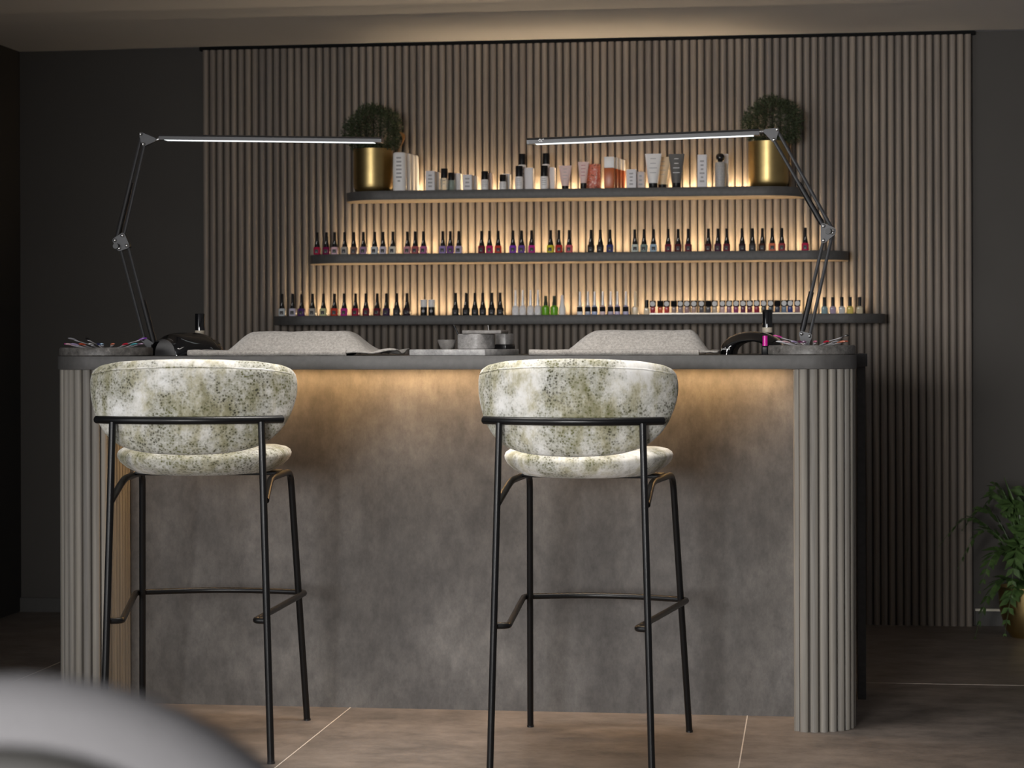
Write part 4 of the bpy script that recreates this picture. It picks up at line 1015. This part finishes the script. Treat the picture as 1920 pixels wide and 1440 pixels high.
# ------------------------------------------------------------------ floor plant on the right
pp = on_z(1928, 1190, 0); pp.y = 8.40; pp.x = on_y(1928, 1180, 8.40).x
fern = thing('potted_fern', 'leafy fern in a gold pot on the floor right of the fluted panel', 'potted plant', (pp.x, pp.y, 0))
bm = bmesh.new(); lathe(bm, [(0, 0), (0.062, 0), (0.085, 0.03), (0.105, 0.10), (0.112, 0.19), (0.104, 0.19), (0.098, 0.17), (0, 0.17)], 40); pt = finish('pot', bm, M['brass'], fern, angle=50)
bm = bmesh.new(); lathe(bm, [(0, 0.165), (0.098, 0.165), (0.098, 0.176), (0, 0.18)], 24); finish('soil', bm, M['soil'], pt)
rr = random.Random(5)
def frond(az, reach, rise, droop, n, ll, wd):
    bm = bmesh.new(); pts = []
    for i in range(n+1):
        t = i/n; r = reach*t; z = 0.17+rise*math.sin(min(1.0, t*1.15)*PI*0.55)-droop*t*t*t
        pts.append(Vector((r*math.cos(az), r*math.sin(az), z)))
    tube(bm, pts, [0.003*(1-0.8*i/n) for i in range(n+1)], 5)
    for i in range(2, n+1):
        t = (pts[i]-pts[i-1]).normalized(); side = t.cross(Vector((0, 0, 1))).normalized()
        for s in (-1, 1):
            l = ll*math.sin(PI*(0.12+0.85*i/n))*rr.uniform(0.8, 1.1)+0.008
            d = (side*s*0.8+t*0.7+Vector((0, 0, rr.uniform(-0.35, 0.1)))).normalized(); nrm = d.cross(t).normalized(); w = d.cross(nrm).normalized()*l*wd
            p = pts[i]; bm.faces.new([bm.verts.new(v) for v in (p, p+d*l*0.45+w, p+d*l+Vector((0, 0, -l*0.15)), p+d*l*0.45-w)])
    finish('frond', bm, M['fern_leaf'], fern, smooth=False)
for az, re, ri, dr, n, ll, wd in [(3.14, 0.33, 0.33, 0.16, 15, 0.05, 0.22), (3.4, 0.27, 0.30, 0.2, 14, 0.06, 0.25), (2.8, 0.25, 0.35, 0.12, 14, 0.06, 0.26), (3.8, 0.24, 0.22, 0.2, 13, 0.07, 0.28), (2.5, 0.2, 0.4, 0.1, 13, 0.06, 0.25), (4.3, 0.2, 0.25, 0.24, 13, 0.07, 0.28),
        (3.3, 0.16, 0.42, 0.05, 13, 0.065, 0.28), (4.0, 0.14, 0.36, 0.06, 12, 0.07, 0.3), (4.7, 0.15, 0.3, 0.2, 12, 0.07, 0.28), (5.3, 0.22, 0.3, 0.2, 13, 0.07, 0.28), (0.0, 0.28, 0.35, 0.15, 14, 0.06, 0.25), (0.7, 0.24, 0.38, 0.12, 13, 0.06, 0.25), (1.6, 0.2, 0.42, 0.1, 13, 0.06, 0.25), (5.9, 0.26, 0.28, 0.2, 14, 0.06, 0.25), (3.55, 0.22, 0.1, 0.26, 12, 0.06, 0.28), (4.1, 0.17, 0.08, 0.22, 12, 0.06, 0.3)]:
    frond(az, re, ri, dr, n, ll, wd)
def blade(az, lean, h, w):
    bm = bmesh.new(); L_, R_ = [], []
    for i in range(11):
        t = i/10; c = Vector((lean*t*t*math.cos(az), lean*t*t*math.sin(az), 0.17+h*t)); ww = w*math.sin(PI*min(1, 0.1+0.9*t))**0.8*(1-t**4)+0.001
        s = Vector((-math.sin(az+0.6), math.cos(az+0.6), 0)); f = Vector((math.cos(az), math.sin(az), 0))*ww*0.3
        L_.append(bm.verts.new(c+s*ww+f)); R_.append(bm.verts.new(c-s*ww+f)); 
    for i in range(10): bm.faces.new((L_[i], L_[i+1], R_[i+1], R_[i]))
    o = finish('upright_leaf', bm, M['fern_leaf'], fern); o.modifiers.new('thickness', 'SOLIDIFY').thickness = 0.001
blade(3.3, 0.09, 0.43, 0.03); blade(3.6, 0.05, 0.33, 0.035); blade(5.0, 0.1, 0.36, 0.03); blade(1.0, 0.1, 0.4, 0.03)

# ------------------------------------------------------------------ blurred chair in the foreground
ch = thing('round_back_chair', 'out of focus pale rimmed round back chair in the lower left foreground', 'chair')
c0 = on_y(0, 1285, 1.05); R0 = 0.196
ch.location = (c0.x, 1.05, 0)
zc = c0.z-R0
def pad(name, ax, az, dy0, dy1, mat, parent, zc=zc):
    bm = bmesh.new(); N = 56; rings = []
    prof = [(0, dy0), (0.80, dy0), (0.93, dy0+(dy1-dy0)*0.12), (0.985, dy0+(dy1-dy0)*0.3), (1.0, (dy0+dy1)/2), (0.985, dy1-(dy1-dy0)*0.3), (0.93, dy1-(dy1-dy0)*0.12), (0.80, dy1), (0, dy1)]
    for s, y in prof:
        if s == 0: rings.append([bm.verts.new((0, y, zc))]); continue
        rings.append([bm.verts.new((ax*s*math.cos(2*PI*i/N), y, zc+az*s*math.sin(2*PI*i/N))) for i in range(N)])
    for a, b in zip(rings, rings[1:]):
        for i in range(N):
            j = (i+1) % N
            if len(a) == 1: bm.faces.new((a[0], b[j], b[i]))
            elif len(b) == 1: bm.faces.new((a[i], a[j], b[0]))
            else: bm.faces.new((a[i], a[j], b[j], b[i]))
    bmesh.ops.recalc_face_normals(bm, faces=bm.faces[:]); return finish(name, bm, mat, parent, angle=80)
pad('back_cushion', R0*1.02, R0, 0.0, 0.075, M['pale_cloth'], ch)
pad('back_shell', R0*0.85, R0*0.85, -0.014, 0.004, M['grey_shell'], ch)
bm = bmesh.new(); lathe(bm, [(0, 0.42), (0.17, 0.42), (0.195, 0.44), (0.2, 0.47), (0.18, 0.5), (0, 0.505)], 40, 0, 0.24); finish('seat', bm, M['pale_cloth'], ch)
for s in (-1, 1):
    bm = bmesh.new(); tube(bm, fillet([(s*0.09, 0.0, zc-0.05), (s*0.10, 0.02, 0.43), (s*0.10, 0.14, 0.41)], 0.04), 0.011); finish('back_support', bm, M['black_metal'], ch)
    for (y0, y1) in ((0.12, 0.03), (0.36, 0.45)):
        bm = bmesh.new(); tube(bm, [(s*0.12, y0, 0.425), (s*0.19, y1, 0.0)], 0.011); finish('leg', bm, M['black_metal'], ch)
